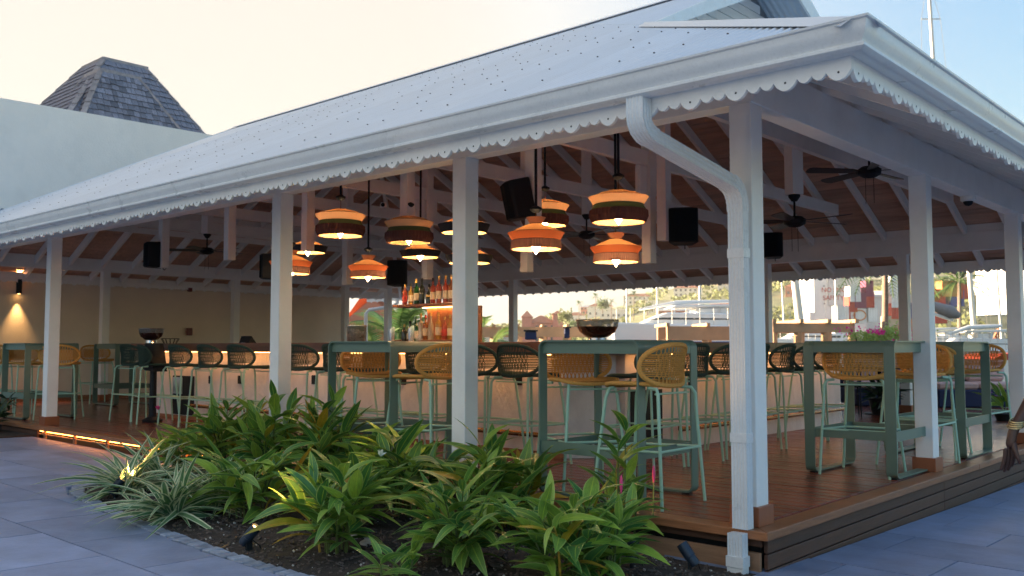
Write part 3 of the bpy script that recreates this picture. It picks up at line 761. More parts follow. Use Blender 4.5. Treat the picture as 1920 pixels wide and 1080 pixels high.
# turret of two nested shingled pyramids
tur = thing('shingled_turret', 'weathered grey wood shingle turret roof rising behind the white wall', 'turret', (-21, 5.5, 5.6))
TL = tur.location
def frustum(x0, y0, z0, a, c, h, s, s2, rows_, cw, face_parts, m='shingle'):
    """x0,y0 nearest top corner; top runs a along +Y, c along -X"""
    rsd = random.Random(5)
    core = MB(); d = s * h; e2 = s2 * h
    core.add([Vector(p) - TL for p in [(x0 + d, y0 - d, z0 - h), (x0 + d, y0 + a + e2, z0 - h), (x0 - c - d, y0 + a + e2, z0 - h), (x0 - c - d, y0 - d, z0 - h), (x0, y0, z0), (x0, y0 + a, z0), (x0 - c, y0 + a, z0), (x0 - c, y0, z0)]],
             [(0, 1, 5, 4), (1, 2, 6, 5), (2, 3, 7, 6), (3, 0, 4, 7), (4, 5, 6, 7)]); core.build('roof_core', 'black', tur)
    stuffb = MB()
    for face in ('x', 'y'):
        for r_ in range(rows_):
            t0 = h * r_ / rows_; t1 = h * (r_ + 1.25) / rows_; tm = h * (r_ + .6) / rows_
            L0 = (a / 2 + (s + s2) / 2 * tm) if face == 'x' else c / 2 + s * tm
            cen = (y0 + a / 2 + (s2 - s) / 2 * tm) if face == 'x' else (x0 - c / 2)
            u = cen - L0 + rsd.uniform(-.3, .3) * cw
            while u < cen + L0:
                w_ = cw * rsd.uniform(.6, 1.25); u1 = min(u + w_ - .008, cen + L0); ua = max(u, cen - L0); j = rsd.uniform(-.012, .012); lift = rsd.uniform(0, .012)
                if u1 - ua > .02:
                    vs = []
                    for dz in (0, .02):
                        for t, off in ((t0, .004), (t1 + j, .028 + lift)):
                            for uu in (ua, u1):
                                sh = s * t + off + dz
                                if face == 'x': vs.append(Vector((x0 + sh, uu, z0 - t + .3 * (off + dz))) - TL)
                                else: vs.append(Vector((uu, y0 - sh, z0 - t + .3 * (off + dz))) - TL)
                    fs = [(0, 1, 3, 2), (4, 6, 7, 5), (0, 4, 5, 1), (2, 3, 7, 6), (0, 2, 6, 4), (1, 5, 7, 3)]
                    if face in face_parts and NSH[0] < 296: MB().add(vs, fs).build('shingle', m, tur); NSH[0] += 1
                    else: stuffb.add(vs, fs)
                u += w_
    stuffb.build('shingle_courses', m, tur, kind='stuff')
    # hip boards and top boards
    for p, e in (((x0, y0), (1, -1)), ((x0, y0 + a), (1, s2 / s)), ((x0 - c, y0), (-1, -1))):
        nseg = max(3, rows_ // 2)
        for i in range(nseg):
            ta, tb = h * i / nseg, h * (i + 1.05) / nseg
            A1 = Vector((p[0] + e[0] * s * ta, p[1] + e[1] * s * ta, z0 - ta + .05)) - TL; B1 = Vector((p[0] + e[0] * (s * tb + .01), p[1] + e[1] * (s * tb + .01), z0 - tb + .065)) - TL
            MB().bar(A1, B1, .13, .05).build('hip_board', 'ridge', tur)
    MB().box(x0 - .02 - TL.x, x0 + .05 - TL.x, y0 - .05 - TL.y, y0 + a + .05 - TL.y, z0 - .03 - TL.z, z0 + .05 - TL.z).build('top_board', 'ridge', tur)
    MB().box(x0 - c - .05 - TL.x, x0 - .022 - TL.x, y0 - .05 - TL.y, y0 + .02 - TL.y, z0 - .03 - TL.z, z0 + .05 - TL.z).build('top_board', 'ridge', tur)
NSH = [0]
frustum(-20, 4.93, 7.84, .97, .90, 2.4, .5, .62, 15, .15, 'xy')
frustum(-21, 5.44, 8.46, 1.12, 1.2, 3.0, .72, .55, 18, .15, '')
# wall fittings
def wall_pt(u, v): return at(u, v, 0, WX + .02)
p = wall_pt(33, 535)
sc1 = thing('wall_sconce', 'black cylindrical up and down wall lamp glowing on the left wall', 'wall lamp', p)
MB().lathe([(0, -.16), (.045, -.16), (.05, -.155), (.05, .155), (.045, .16), (0, .16)], 16, (.075, 0, 0)).build('lamp_body', 'black', sc1, smooth=True)
MB().box(0, .03, -.02, .02, -.05, .05).build('wall_bracket', 'black', sc1)
for s_ in (-1, 1):
    MB().lathe([(0, 0), (.03, 0)], 12, (.075, 0, s_ * .1625)).build('lamp_lens', 'glow', sc1)
    ld = bpy.data.lights.new('sconce_beam', 'SPOT'); ld.energy = 18 if s_ < 0 else 9; ld.color = (1, .55, .2); ld.spot_size = R(62); ld.spot_blend = .8; ld.shadow_soft_size = .02
    lo = bpy.data.objects.new('sconce_beam', ld); col.objects.link(lo); lo.parent = sc1; lo.location = (.075, 0, s_ * .17); lo.rotation_euler = (0 if s_ < 0 else PI, R(-8) * (1 if s_ < 0 else -1), 0)
for (u, v, w_, h_, lab) in ((352, 543, .10, .10, 'small dark red alarm sounder high on the cream wall'), (351, 622, .13, .16, 'small dark red fire call box low on the cream wall')):
    t = thing('alarm_box', lab, 'alarm', wall_pt(u, v))
    MB().box(0, .06, -w_ / 2, w_ / 2, -h_ / 2, h_ / 2).build('housing', mat('dark_red_plastic', (.16, .03, .035), .4), t, bevel=.012)
    MB().lathe([(0, .0), (w_ * .28, 0), (w_ * .28, .012), (0, .014)], 12, (0, 0, 0)).build('cover_disc', 'block', t).rotation_euler = (0, PI / 2, 0)
    t.children[-1].location = (.06, 0, 0)
# ================================================================== BAR
bar = thing('bar_counter', 'long stucco bar with thick walnut top and glowing underside', 'bar counter', (-7, 3, 0))
BL = bar.location
def sh(q): q.v = [tuple(Vector(p) - BL) for p in q.v]; return q
# stucco front from x=-10.9 to the chamfer, then along y
BZ = .97
sh(MB().box(-10.9, -3.0, 1.92, 2.12, 0.003, BZ)).build('front_wall', 'barst', bar)
sh(MB().prism([(-3.0, 1.92), (-2.65, 2.27), (-2.79, 2.41), (-3.0, 2.2)], 2, .003, BZ - .002)).build('corner_wall', 'barst', bar)
sh(MB().box(-2.85, -2.65, 2.42, 7.5, .003, BZ)).build('side_wall', 'barst', bar)
sh(MB().box(-10.9, -10.7, 2.125, 7.5, .003, BZ)).build('end_wall', 'barst', bar)
sh(MB().box(-10.7, -2.86, 7.3, 7.5, .003, BZ)).build('rear_wall', 'barst', bar)
for a, c in ((-11.1, -8.3), (-8.3, -5.4), (-5.4, -3.15)):
    sh(MB().box(a + .001, c - .001, 1.62, 2.35, BZ + .005, BZ + .12)).build('counter_top', 'walnut', bar, bevel=.004)
sh(MB().prism([(-3.149, 1.62), (-2.95, 1.62), (-2.36, 2.2), (-2.36, 2.40), (-3.0, 2.40), (-3.149, 2.35)], 2, BZ + .005, BZ + .12)).build('counter_top', 'walnut', bar)
for a, c in ((2.401, 5.0), (5.0, 7.7)): sh(MB().box(-3.0, -2.36, a + .001, c - .001, BZ + .005, BZ + .12)).build('counter_top', 'walnut', bar, bevel=.004)
sh(MB().box(-11.1, -3.01, 7.0, 7.7, BZ + .005, BZ + .12)).build('counter_top', 'walnut', bar, bevel=.004)
sh(MB().box(-10.85, -3.05, 1.78, 1.80, BZ - .002, BZ + .002)).build('led_strip', 'ledbar', bar)
sh(MB().box(-2.53, -2.51, 2.45, 7.4, BZ - .002, BZ + .002)).build('led_strip', 'ledbar', bar)
# niches and sockets
sh(MB().box(-10.35, -9.75, 1.905, 1.918, .06, .62)).build('equipment_niche', 'black', bar)
sh(MB().box(-10.3, -10.02, 1.88, 1.904, .36, .60)).build('niche_panel', 'steel', bar)
sh(MB().box(-2.648, -2.64, 2.5, 3.05, .06, .62)).build('equipment_niche', 'black', bar)
for u in (395, 450, 589, 757, 973):
    p = at(u, 712, 1, 1.915); sh(MB().box(p.x - .045, p.x + .045, 1.903, 1.917, p.z - .055, p.z + .055)).build('power_socket', 'black', bar, bevel=.006)
for y in (3.6, 4.9): sh(MB().box(-2.647, -2.637, y - .045, y + .045, .62, .73)).build('power_socket', 'black', bar, bevel=.006)
for nm, pa, pb in (('foot_rail', (-9.6, 1.76, .22), (-3.1, 1.76, .22)), ('foot_rail', (-2.50, 3.15, .22), (-2.50, 7.4, .22))):
    fr = sh(MB().tube([pa, pb], .024, 12)).build(nm, 'brass', bar, smooth=True)
    n_ = 6
    for i in range(n_):
        p = Vector(pa).lerp(Vector(pb), (i + .3) / n_)
        e = Vector((0, .16, 0)) if nm == 'foot_rail' and pa[1] == pb[1] else Vector((-.15, 0, 0))
        sh(MB().tube([p, p + e], .012, 8)).build('rail_bracket', 'brass', fr, smooth=True)
sh(MB().box(-10.9, -3.0, 1.90, 1.918, .003, .05)).build('kick_board', 'nose', bar)
# ------------------------------------------------------------------ back bar shelves with bottles
sb = thing('back_bar_shelf', 'timber back bar shelving lit amber and filled with bottles', 'shelf unit', (-5.9, 3.1, 0))
SX0, SX1 = -6.56, -5.34
def shs(q): q.v = [tuple(Vector(p) - sb.location) for p in q.v]; return q
for z, a in ((1.13, SX0 + .02), (1.575, SX0)):
    shs(MB().box(a, SX1, 2.86, 3.14, z - .035, z)).build('shelf_board', 'walnut', sb, bevel=.003)
for i in range(5):
    a = SX0 + .40 + i * .19; shs(MB().box(a, a + .185, 3.10, 3.125, .9, 1.538)).build('back_panel', 'nose', sb)
shs(MB().box(SX0 + .3, SX1, 2.9, 3.4, 0.003, .9)).build('base_cabinet', 'walnut', sb)
for z in (1.088, 1.532): shs(MB().box(SX0 + .35, SX1 - .02, 3.06, 3.09, z, z + .004)).build('led_strip', 'ledbar', sb)
for z in (1.02,): pass
def bottle(x, y, z, m, h, r, label, capm='foil', lab='label', style=0):
    t = thing('bottle', label, 'bottle', (x, y, z), 0, 'bottles on and around the back bar')
    nk = r * .32
    prof = [(0, 0), (r * .96, 0), (r, .006), (r, h * .56), (r * .85, h * .64), (nk, h * .74), (nk, h * .93)] if style == 0 else [(0, 0), (r, 0), (r * 1.1, h * .25), (r * .9, h * .5), (nk, h * .7), (nk, h * .93)]
    MB().lathe(prof, 12).build('glass_body', m, t, smooth=True)
    MB().lathe([(nk * 1.15, h * .86), (nk * 1.2, h * 1.0), (0, h * 1.0)], 10).build('cap', capm, t, smooth=True)
    if lab: MB().lathe([(r * 1.015, h * .16), (r * 1.015, h * .45)], 12).build('paper_label', lab, t, smooth=True)
    return t
up_b = [(761, 'g_pink', .26, .034, 'foil', 'labelr', 0, 'red liqueur bottle at the left end of the upper bar shelf'),
        (771, 'g_gold', .27, .036, 'black', 'label', 0, 'gold spirit bottle with cream label, second on the upper bar shelf'),
        (781, 'g_green', .32, .036, 'foil', 'label', 0, 'tall green bottle with red capsule on the upper bar shelf'),
        (790, 'g_dark', .33, .040, 'black', None, 0, 'tall black bottle beside the green one on the upper bar shelf'),
        (802, 'g_dark', .25, .044, 'black', 'foil', 1, 'squat black cognac bottle with gold label on the upper bar shelf'),
        (814, 'g_pink', .32, .036, 'black', 'label', 0, 'rose bottle with black cap right of the squat black bottle'),
        (825, 'g_pink', .34, .036, 'foil', 'label', 0, 'rose bottle with gold capsule, third from the pillar on the upper shelf'),
        (836, 'g_pink', .34, .036, 'foil', 'label', 0, 'rose bottle with gold capsule, second from the pillar on the upper shelf'),
        (847, 'g_amber', .34, .037, 'foil', 'label', 0, 'amber bottle with gold capsule nearest the white pillar on the upper shelf')]
for u, m, h, r_, c, l, st_, lb in up_b:
    p = at(u, 560, 1, 2.98); bottle(p.x, 2.98 + random.uniform(-.03, .03), 1.576, m, h, r_, lb, c, l, st_)
lo_b = [(789, 'g_clear', .33, .040, 'foil', None, 0, 'frosted clear bottle at the left of the lower bar shelf'),
        (798, 'g_amber', .31, .036, 'labelr', 'label', 0, 'amber bottle with red cap on the lower bar shelf'),
        (808, 'g_clear', .34, .040, 'foil', None, 1, 'tall clear pear shaped bottle on the lower bar shelf'),
        (822, 'g_gold', .34, .040, 'foil', 'label', 0, 'large gold bottle with cream label on the lower bar shelf'),
        (834, 'g_pink', .28, .040, 'foil', 'labelr', 0, 'short bottle with pink label on the lower bar shelf'),
        (844, 'g_gold', .30, .038, 'foil', 'label', 0, 'gold bottle beside the white pillar on the lower bar shelf')]
for u, m, h, r_, c, l, st_, lb in lo_b:
    p = at(u, 630, 1, 2.98); bottle(p.x, 2.98, 1.131, m, h, r_, lb, c, l, st_)
for u, m, h, r_, c, l, lb in [(758, 'g_dark', .21, .036, 'foil', None, 'short dark bottle on the counter left of the shelves'), (769, 'g_dark', .25, .040, 'black', 'label', 'dark bottle with diamond label on the counter'), (779, 'g_green', .30, .034, 'g_green', 'label', 'bright green bottle on the counter beside the dark ones')]:
    p = at(u, 630, 1, 2.25); bottle(p.x, 2.25, BZ + .121, m, h, r_, lb, c, l)
def on_bar(u, y): p = at(u, 600, 1, y); return (p.x, y, BZ + .121)
t = thing('ice_tub', 'square smoked clear acrylic ice tub on the bar', 'tub', on_bar(669, 2.0), .2)
MB().lathe([(.10, 0), (.115, .02), (.12, .20), (.113, .20), (.105, .02), (0, .015)], 20).build('tub_body', 'acrylic', t, smooth=True)
MB().tube([(.118 * math.cos(a), .118 * math.sin(a), .2) for a in [i * PI / 12 for i in range(24)]], .006, 6, closed=True).build('rim', 'steel', t, smooth=True)
ib = MB()
for i in range(60):
    a = random.uniform(0, 6.3); r_ = random.uniform(0, .085); ib.box(-.014, .014, -.014, .014, -.014, .014, Matrix.Translation((r_ * math.cos(a), r_ * math.sin(a), random.uniform(.03, .15))) @ Euler((a, r_ * 20, a)).to_matrix().to_4x4())
ib.build('ice_cubes', glass('ice', (.8, .85, .9), .1, .5), t, kind='stuff')
for u, h, lab in ((735, .14, 'left of two slanted steel shaker cups on the bar'), (771, .15, 'right of two slanted steel shaker cups on the bar')):
    t = thing('shaker_cup', lab, 'shaker', on_bar(u, 1.9), 0); q = MB(); n_ = 16
    for r_, z in ((.03, 0), (.036, h * .8), (.036, h)):
        for j in range(n_): a = 2 * PI * j / n_; q.v.append((r_ * math.cos(a), r_ * math.sin(a), z + (.035 * math.cos(a) if z == h else 0)))
    for i in range(2):
        for j in range(n_): q.f.append((i * n_ + j, i * n_ + (j + 1) % n_, (i + 1) * n_ + (j + 1) % n_, (i + 1) * n_ + j))
    q.build('cup_body', 'steel', t, smooth=True)
    MB().lathe([(0, .002), (.031, .002), (.032, .01)], 16).build('cup_base', 'brass', t, smooth=True)
t = thing('drinking_glass', 'small clear glass standing beside the shaker cups', 'glass', on_bar(785, 1.9)); MB().lathe([(0, .005), (.028, .005), (.032, .08), (.029, .08)], 14).build('glass_wall', glass('clear_glass', (.8, .8, .75), .05, .3), t, smooth=True)
t = thing('till_screen', 'dark sloping till screen on the left half of the bar', 'screen', on_bar(458, 2.2)); MB().prism([(0, 0), (.12, 0), (.04, .10)], 0, -.13, .13).build('screen_case', 'black', t)
MB().box(-.06, .06, -.01, .1, 0, .006).build('screen_foot', 'steel', t)
t = thing('fruit_basket', 'low dark wire basket on the left end of the bar', 'basket', on_bar(320, 1.95)); q = MB()
for i in range(12):
    a = i * PI / 6; q.tube([(.09 * math.cos(a), .09 * math.sin(a), 0), (.13 * math.cos(a), .13 * math.sin(a), .07)], .004, 5)
q.tube([(.13 * math.cos(i * PI / 10), .13 * math.sin(i * PI / 10), .07) for i in range(20)], .005, 5, closed=True); q.build('basket_wires', 'bronze', t)
def bowl(label, loc, r_, m):
    t = thing('glass_bowl', label, 'bowl', loc)
    MB().lathe([(0, .03), (r_ * .5, .045), (r_ * .82, .09), (r_ * .95, .14), (r_ * .92, .14), (r_ * .78, .095), (r_ * .4, .055), (0, .045)], 28).build('bowl_body', m, t, smooth=True)
    MB().lathe([(r_ * .95, .141), (r_, .20), (r_ * .98, .20), (r_ * .93, .141)], 28).build('clear_rim_band', 'acrylic', t, smooth=True)
    MB().lathe([(r_ * .45, 0), (r_ * .42, .035), (0, .035)], 20).build('foot_ring', 'steel', t, smooth=True)
    MB().tube([(r_ * math.cos(a), r_ * math.sin(a), .20) for a in [i * PI / 14 for i in range(28)]], .004, 5, closed=True).build('rim', 'steel', t, smooth=True)
bowl('big dark footed glass bowl on the bar behind the nearest high table', (*at(1122, 620, 2, 1.12).xy, BZ + .121), .2, 'bowlg')
p = at(1122, 635, 0, -2.66); bpy.context.view_layer.update()
for o in bpy.data.objects:
    if o.name == 'glass_bowl': o.location = (-2.67, p.y, BZ + .121)
t = thing('ice_bucket_stand', 'black draped bucket stand in front of the left end of the bar', 'stand', (*at(288, 690, 1, 1.35).xy, 0))
MB().lathe([(0, .0), (.13, 0), (.14, .03), (.05, .08), (.045, .72), (.13, .8), (.15, .95), (.12, 1.09), (0, 1.09)], 14).build('stand_body', 'black', t, smooth=True)
MB().prism([(-.12, .72), (-.09, 1.0), (.1, 1.0), (.2, .7)], 1, -.1, .1).build('black_cloth', 'black', t)
bowl('silver rimmed glass bowl on the black stand at the left', (*at(282, 690, 1, 1.35).xy, 1.095), .17, 'bowlg')
# ================================================================== STOOLS
def make_stool(label, rope):
    t = thing('bar_stool', label, 'bar stool', (0, 0, 0), 0, 'rope bar stools around the bar and tables')
    SZ = .79
    # seat: rounded pad, back x=-.2 to front x=.22
    def se(a, kx=1, ky=1):
        ca, sa = math.cos(a), math.sin(a); e = .62
        return (.01 + .215 * kx * math.copysign(abs(ca) ** e, ca), .235 * ky * math.copysign(abs(sa) ** e, sa))
    q = MB(); n_ = 28
    rings = [(1, 0), (.93, .010), (.6, -.004), (.3, -.010), (.01, -.012)]
    for kk, dz in rings:
        for j in range(n_):
            x_, y_ = se(2 * PI * j / n_, kk, kk); q.v.append((x_, y_, SZ + dz + .012 * (y_ / .23) ** 2 - .015 * max(0, (x_ - .12) / .1)))
    for i in range(len(rings) - 1):
        for j in range(n_): q.f.append((i * n_ + j, i * n_ + (j + 1) % n_, (i + 1) * n_ + (j + 1) % n_, (i + 1) * n_ + j))
    base = len(q.v)
    for kk, dz in ((1, -.0), (.9, -.016), (.01, -.018)):
        for j in range(n_):
            x_, y_ = se(2 * PI * j / n_, kk, kk); q.v.append((x_, y_, SZ + dz + .012 * (y_ / .23) ** 2 - .015 * max(0, (x_ - .12) / .1)))
    for i in range(2):
        for j in range(n_): q.f.append((base + i * n_ + j, base + (i + 1) * n_ + j, base + (i + 1) * n_ + (j + 1) % n_, base + i * n_ + (j + 1) % n_))
    seat = q.build('seat', rope, t, smooth=True)
    MB().tube([(*se(2 * PI * j / 32), SZ + .012 * (se(2 * PI * j / 32)[1] / .23) ** 2 - .015 * max(0, (se(2 * PI * j / 32)[0] - .12) / .1)) for j in range(32)], .0135, 8, closed=True).build('seat_rim', rope, seat, smooth=True)
    q = MB()
    for i in range(17):
        y_ = -.2 + .4 * i / 16; xs = .19 * (1 - (abs(y_) / .235) ** 3) ** .5
        q.tube([(.01 - xs, y_, SZ + .004 + .012 * (y_ / .23) ** 2), (.01, y_, SZ + .001 + .012 * (y_ / .23) ** 2), (.01 + xs, y_, SZ + .002 + .012 * (y_ / .23) ** 2)], .0055, 4, caps=False)
    q.build('seat_cords', rope, seat)
    # backrest surface param: y,z -> x
    Z0, Z1 = .785, 1.06; ZC = (Z0 + Z1) / 2
    def bx(y_, z): return -.235 - .10 * (z - Z0) + .115 * (abs(y_) / .28) ** 2.2
    def rim(a):
        ca, sa = math.cos(a), math.sin(a); wv = .276 - .03 * (1 if sa < 0 else 0) * abs(sa)
        y_ = wv * math.copysign(abs(ca) ** .72, ca); z = ZC + (Z1 - Z0) / 2 * math.copysign(abs(sa) ** .8, sa) - .012 * (abs(y_) / .28) ** 2
        return (bx(y_, z), y_, z)
    q = MB().tube([rim(2 * PI * j / 40) for j in range(40)], .0165, 8, closed=True)
    br = q.build('back_rim', rope, t, smooth=True)
    def zlim(y_):
        k_ = (1 - min(1, abs(y_) / .26) ** 2.6) ** .42
        return ZC - .1375 * k_, ZC + .1375 * k_ - .012 * (abs(y_) / .28) ** 2
    q = MB(); nv = 23
    for i in range(nv):                          # upright cords, in crossing pairs
        y_ = -.175 + .35 * i / (nv - 1); z0, z1 = zlim(y_); pts = []
        for k_ in range(9):
            tt = k_ / 8; z = z0 + (z1 - z0) * tt; yy = y_ + .0065 * math.sin(PI * tt * 5 + (PI if i % 2 else 0)); w_ = .004 * math.cos(PI * k_) * (1 if i % 2 else -1)
            pts.append((bx(yy, z) + w_, yy, z))
        q.tube(pts, .0045, 4, caps=False)
    q.build('upright_cords', rope, br)
    q = MB(); nh = 11
    for i in range(nh):
        z = ZC - .072 + .140 * i / (nh - 1); yl = .268 * (1 - (abs(z - ZC) / .1375) ** 2.4) ** .40; pts = []
        for k_ in range(15):
            yy = -yl + 2 * yl * k_ / 14; w_ = (.0045 if (k_ + i) % 2 else -.0045) if abs(yy) < .18 else 0
            pts.append((bx(yy, z) + w_, yy, z))
        q.tube(pts, .0052, 4, caps=False)
    q.build('cross_cords', rope, br)
    # mint frame
    for s_ in (-1, 1):
        MB().tube([(-.30, s_ * .275, 0), (-.262, s_ * .243, .60), (-.256, s_ * .238, .73), (-.235, s_ * .222, .768), (-.16, s_ * .19, .772)], .0115, 8).build('leg', 'mint', t, smooth=True)
        MB().tube([(.26, s_ * .255, 0), (.19, s_ * .19, .70), (.165, s_ * .175, .765), (.13, s_ * .17, .775)], .0115, 8).build('leg', 'mint', t, smooth=True)
    def lx(z, front): return (.26 - .07 * z / .70) if front else (-.30 + .038 * z / .6)
    def ly(z, front): return (.255 - .065 * z / .70) if front else (.275 - .032 * z / .6)
    z = .355
    fr = MB().tube([(lx(z, 1), -ly(z, 1), z), (lx(z, 1), ly(z, 1), z)], .0105, 8).build('footrest', 'mint', t, smooth=True)
    MB().tube([(lx(z, 0), -ly(z, 0), z + .012), (lx(z, 0), ly(z, 0), z + .012)], .009, 8).build('footrest', 'mint', t, smooth=True)
    for s_ in (-1, 1): MB().tube([(lx(z, 1), s_ * ly(z, 1), z), (lx(z, 0), s_ * ly(z, 0), z + .012)], .009, 8).build('stretcher', 'mint', t, smooth=True)
    for xx, yy in ((.18, .18), (-.22, .215)): MB().tube([(xx, -yy, .735), (xx, yy, .735)], .007, 6).build('under_bar', 'mint', t, smooth=True)
    return t
st_o = make_stool('ochre rope stool with its back to us at the right side of the nearest high table', 'ropeo')
st_g = make_stool('dark green rope stool just right of the third pillar', 'ropeg')
def place(proto, used, x, y, rz, lab):
    if not used: proto.location = (x, y, .001); proto.rotation_euler = (0, 0, rz); proto['label'] = lab; return
    dup(proto, (x, y, .001), rz, lab)
H_ = PI / 2
orange = [(-1.12, .46, PI + .02, 'ochre stool with its round back to us at the right of the nearest high table'),
          (-1.80, .66, -.55, 'ochre stool tucked into the left side of the nearest high table'),
          (-4.25, .66, -.5, 'ochre stool on the left side of the high table behind the tallest leafy plants'),
          (-3.36, .48, PI + .15, 'ochre stool half hidden by the second pillar from the corner'),
          (-.54, 2.84, 1.66, 'ochre stool with its full back to us at the square green table'),
          (-.42, 3.72, -H_, 'ochre stool on the far side of the square green table'),
          (-.50, 4.50, H_, 'ochre stool directly right of the second right-hand pillar'),
          (-.46, 5.66, -H_ - .1, 'ochre stool at the far end of the farthest right-hand table'),
          (-11.5, .78, 2.5, 'ochre stool behind the leftmost white pillar'),
          (-12.45, .62, .1, 'ochre stool on the left side of the leftmost high table'),
          (-13.35, .45, 3.0, 'ochre stool cut by the left edge of the picture'),
          (-14.75, 2.75, .0, 'ochre stool against the cream wall right of the leftmost table')]
for i, (x, y, rz, lab) in enumerate(orange): place(st_o, i, x, y, rz, lab)
gfront = [(-10.35, 1.42, H_ + .1, 'green stool at the far left end of the bar, first in the front row'), (-9.78, 1.38, H_ - .3, 'green stool in front of the black bucket stand'),
          (-9.06, 1.47, H_, 'green stool in front of the dark niche at the left of the bar'), (-8.31, 1.47, H_, 'green stool midway between the dark niche and the third pillar'), (-7.59, 1.47, H_ + .03, 'green stool nearest left of the third pillar'),
          (-6.30, 1.47, H_, 'green stool nearest right of the third pillar'), (-5.66, 1.47, H_ - .1, 'green stool seen just left of the second high table'), (-4.95, 1.47, H_, 'green stool framed by the legs of the second high table'),
          (-4.27, 1.47, H_, 'green stool seen between the second high table and the second pillar'), (-3.56, 1.47, H_ - .05, 'green stool just right of the second pillar from the corner'), (-2.98, 1.42, H_ - .1, 'green stool behind the left corner of the nearest high table')]
for i, (x, y, rz, lab) in enumerate(gfront): place(st_g, i, x, y, rz, lab)
gright = [(1.85, 'green stool seen through the legs of the nearest high table'), (2.5, 'green stool behind the big round ochre back'), (3.15, 'green stool just left of the white downpipe'), (3.72, 'green stool cut by the left side of the downpipe'), (4.33, 'green stool just right of the corner post'), (4.85, 'green stool second right of the corner post'), (5.5, 'green stool farthest along the right side of the bar')]
for y, lab in gright: dup(st_g, (-2.12, y, .001), PI + random.uniform(-.1, .1), lab)
# ================================================================== HIGH TABLES
def make_table(label, wx=.86, wy=.75, hz=1.092):
    t = thing('high_table', label, 'high table', (0, 0, 0), 0, 'green steel high tables on the deck')
    rr = .055; th = .012; bw = .085
    def loop(z0, z1, ins, a0, a1):
        pts = []
        for cx_, cz_, s0 in ((wx / 2 - rr, z1 - rr, 0), (-wx / 2 + rr, z1 - rr, 90), (-wx / 2 + rr, z0 + rr, 180), (wx / 2 - rr, z0 + rr, 270)):
            for i in range(6): a = R(s0 + 18 * i); pts.append((cx_ + (rr - ins) * math.cos(a), cz_ + (rr - ins) * math.sin(a)))
        return pts
    for y0 in (0, wy - bw):
        q = MB(); A1 = loop(.01, hz, 0, 0, 0); B1 = loop(.01, hz, th, 0, 0); n_ = len(A1)
        for y_ in (y0, y0 + bw):
            q.v += [(x, y_, z) for x, z in A1]; q.v += [(x, y_, z) for x, z in B1]
        for i in range(n_):
            j = (i + 1) % n_
            q.f += [(i, j, n_ + j, n_ + i), (2 * n_ + i, 3 * n_ + i, 3 * n_ + j, 2 * n_ + j), (i, 2 * n_ + i, 2 * n_ + j, j), (n_ + i, n_ + j, 3 * n_ + j, 3 * n_ + i)]
        fr = q.build('loop_leg', 'tableg', t, smooth=True)
        for x in (-wx / 2 + .07, wx / 2 - .07): MB().box(x - .03, x + .03, y0 + .02, y0 + bw - .02, 0, .009).build('foot_pad', 'black', fr)
    # top sheet wrapping down at both x sides, between the loops
    q = MB(); A1 = loop(.01, hz, .001, 0, 0)[:12]; B1 = loop(.01, hz, .009, 0, 0)[:12]
    A1 = [(wx / 2 - .001, hz - .095)] + A1 + [(-wx / 2 + .001, hz - .095)]; B1 = [(wx / 2 - .009, hz - .095)] + B1 + [(-wx / 2 + .009, hz - .095)]
    n_ = len(A1)
    for y_ in (bw + .001, wy - bw - .001): q.v += [(x, y_, z) for x, z in A1]; q.v += [(x, y_, z) for x, z in B1]
    for i in range(n_ - 1):
        j = i + 1; q.f += [(i, j, n_ + j, n_ + i), (2 * n_ + i, 3 * n_ + i, 3 * n_ + j, 2 * n_ + j), (i, 2 * n_ + i, 2 * n_ + j, j), (n_ + i, n_ + j, 3 * n_ + j, 3 * n_ + i)]
    q.f += [(0, n_, 3 * n_, 2 * n_), (n_ - 1, 3 * n_ - 1, 4 * n_ - 1, 2 * n_ - 1)]
    q.build('tabletop', 'tableg', t, smooth=True)
    for y_ in (.035, wy - .045):
        MB().box(-wx / 2 + th, wx / 2 - th, y_, y_ + .01, hz - .095, hz - th).build('apron', 'tableg', t)
        MB().box(-wx / 2 + th, wx / 2 - th, y_ - .02, y_ - .01, .295, .375).build('stretcher', 'tableg', t)
    for x in (-wx / 2 + th, wx / 2 - th - .01):
        MB().box(x, x + .01, bw, wy - bw, .30, .37).build('stretcher', 'tableg', t)
    return t
tb = make_table('nearest sage green high table right of the second pillar')
tb.location = (-1.435, .215, .001)
dup(tb, (-3.92, .215, .001), 0, 'sage green high table left of the second pillar, behind the tall leaves')
dup(tb, (-11.88, .25, .001), 0, 'high table behind the leftmost white pillar')
dup(tb, (-13.95, 2.5, .001), 0, 'dark green high table at the left end of the bar near the cream wall')
dup(tb, (-.17, 2.97, .001), H_, 'square green table in front of the second right-hand pillar')
dup(tb, (-.17, 4.76, .001), H_, 'farthest green table beyond the second right-hand pillar')
# ================================================================== PENDANTS
def shade(parent, name, prof, m, n=36, ribs=0):
    q = MB().lathe(prof, n)
    if ribs:
        k_ = len(q.v)
        for i in range(k_):
            j = i % n; f_ = 1 + (.018 if j % 2 else -.018); q.v[i] = (q.v[i][0] * f_, q.v[i][1] * f_, q.v[i][2])
    return q.build(name, m, parent, smooth=not ribs)
def trim_ring(parent, r_, z, m='s_brown', th=.004): return MB().tube([(r_ * math.cos(a), r_ * math.sin(a), z) for a in [i * PI / 16 for i in range(32)]], th, 5, closed=True).build('piping', m, parent, smooth=True)
def common(t, top, ztop, r_in=.0):
    MB().tube([(0, 0, ztop), (0, 0, ztop + .10)], .004, 6).build('cord', 'brass', t)
    MB().lathe([(0, .10), (.03, .10), (.055, .125), (.055, .14), (.02, .16), (0, .16)], 14, (0, 0, ztop)).build('ceiling_cup', 'black', t, smooth=True)
    MB().tube([(0, 0, ztop + .15), (0, 0, top)], .013, 8).build('rod', 'black', t, smooth=True)
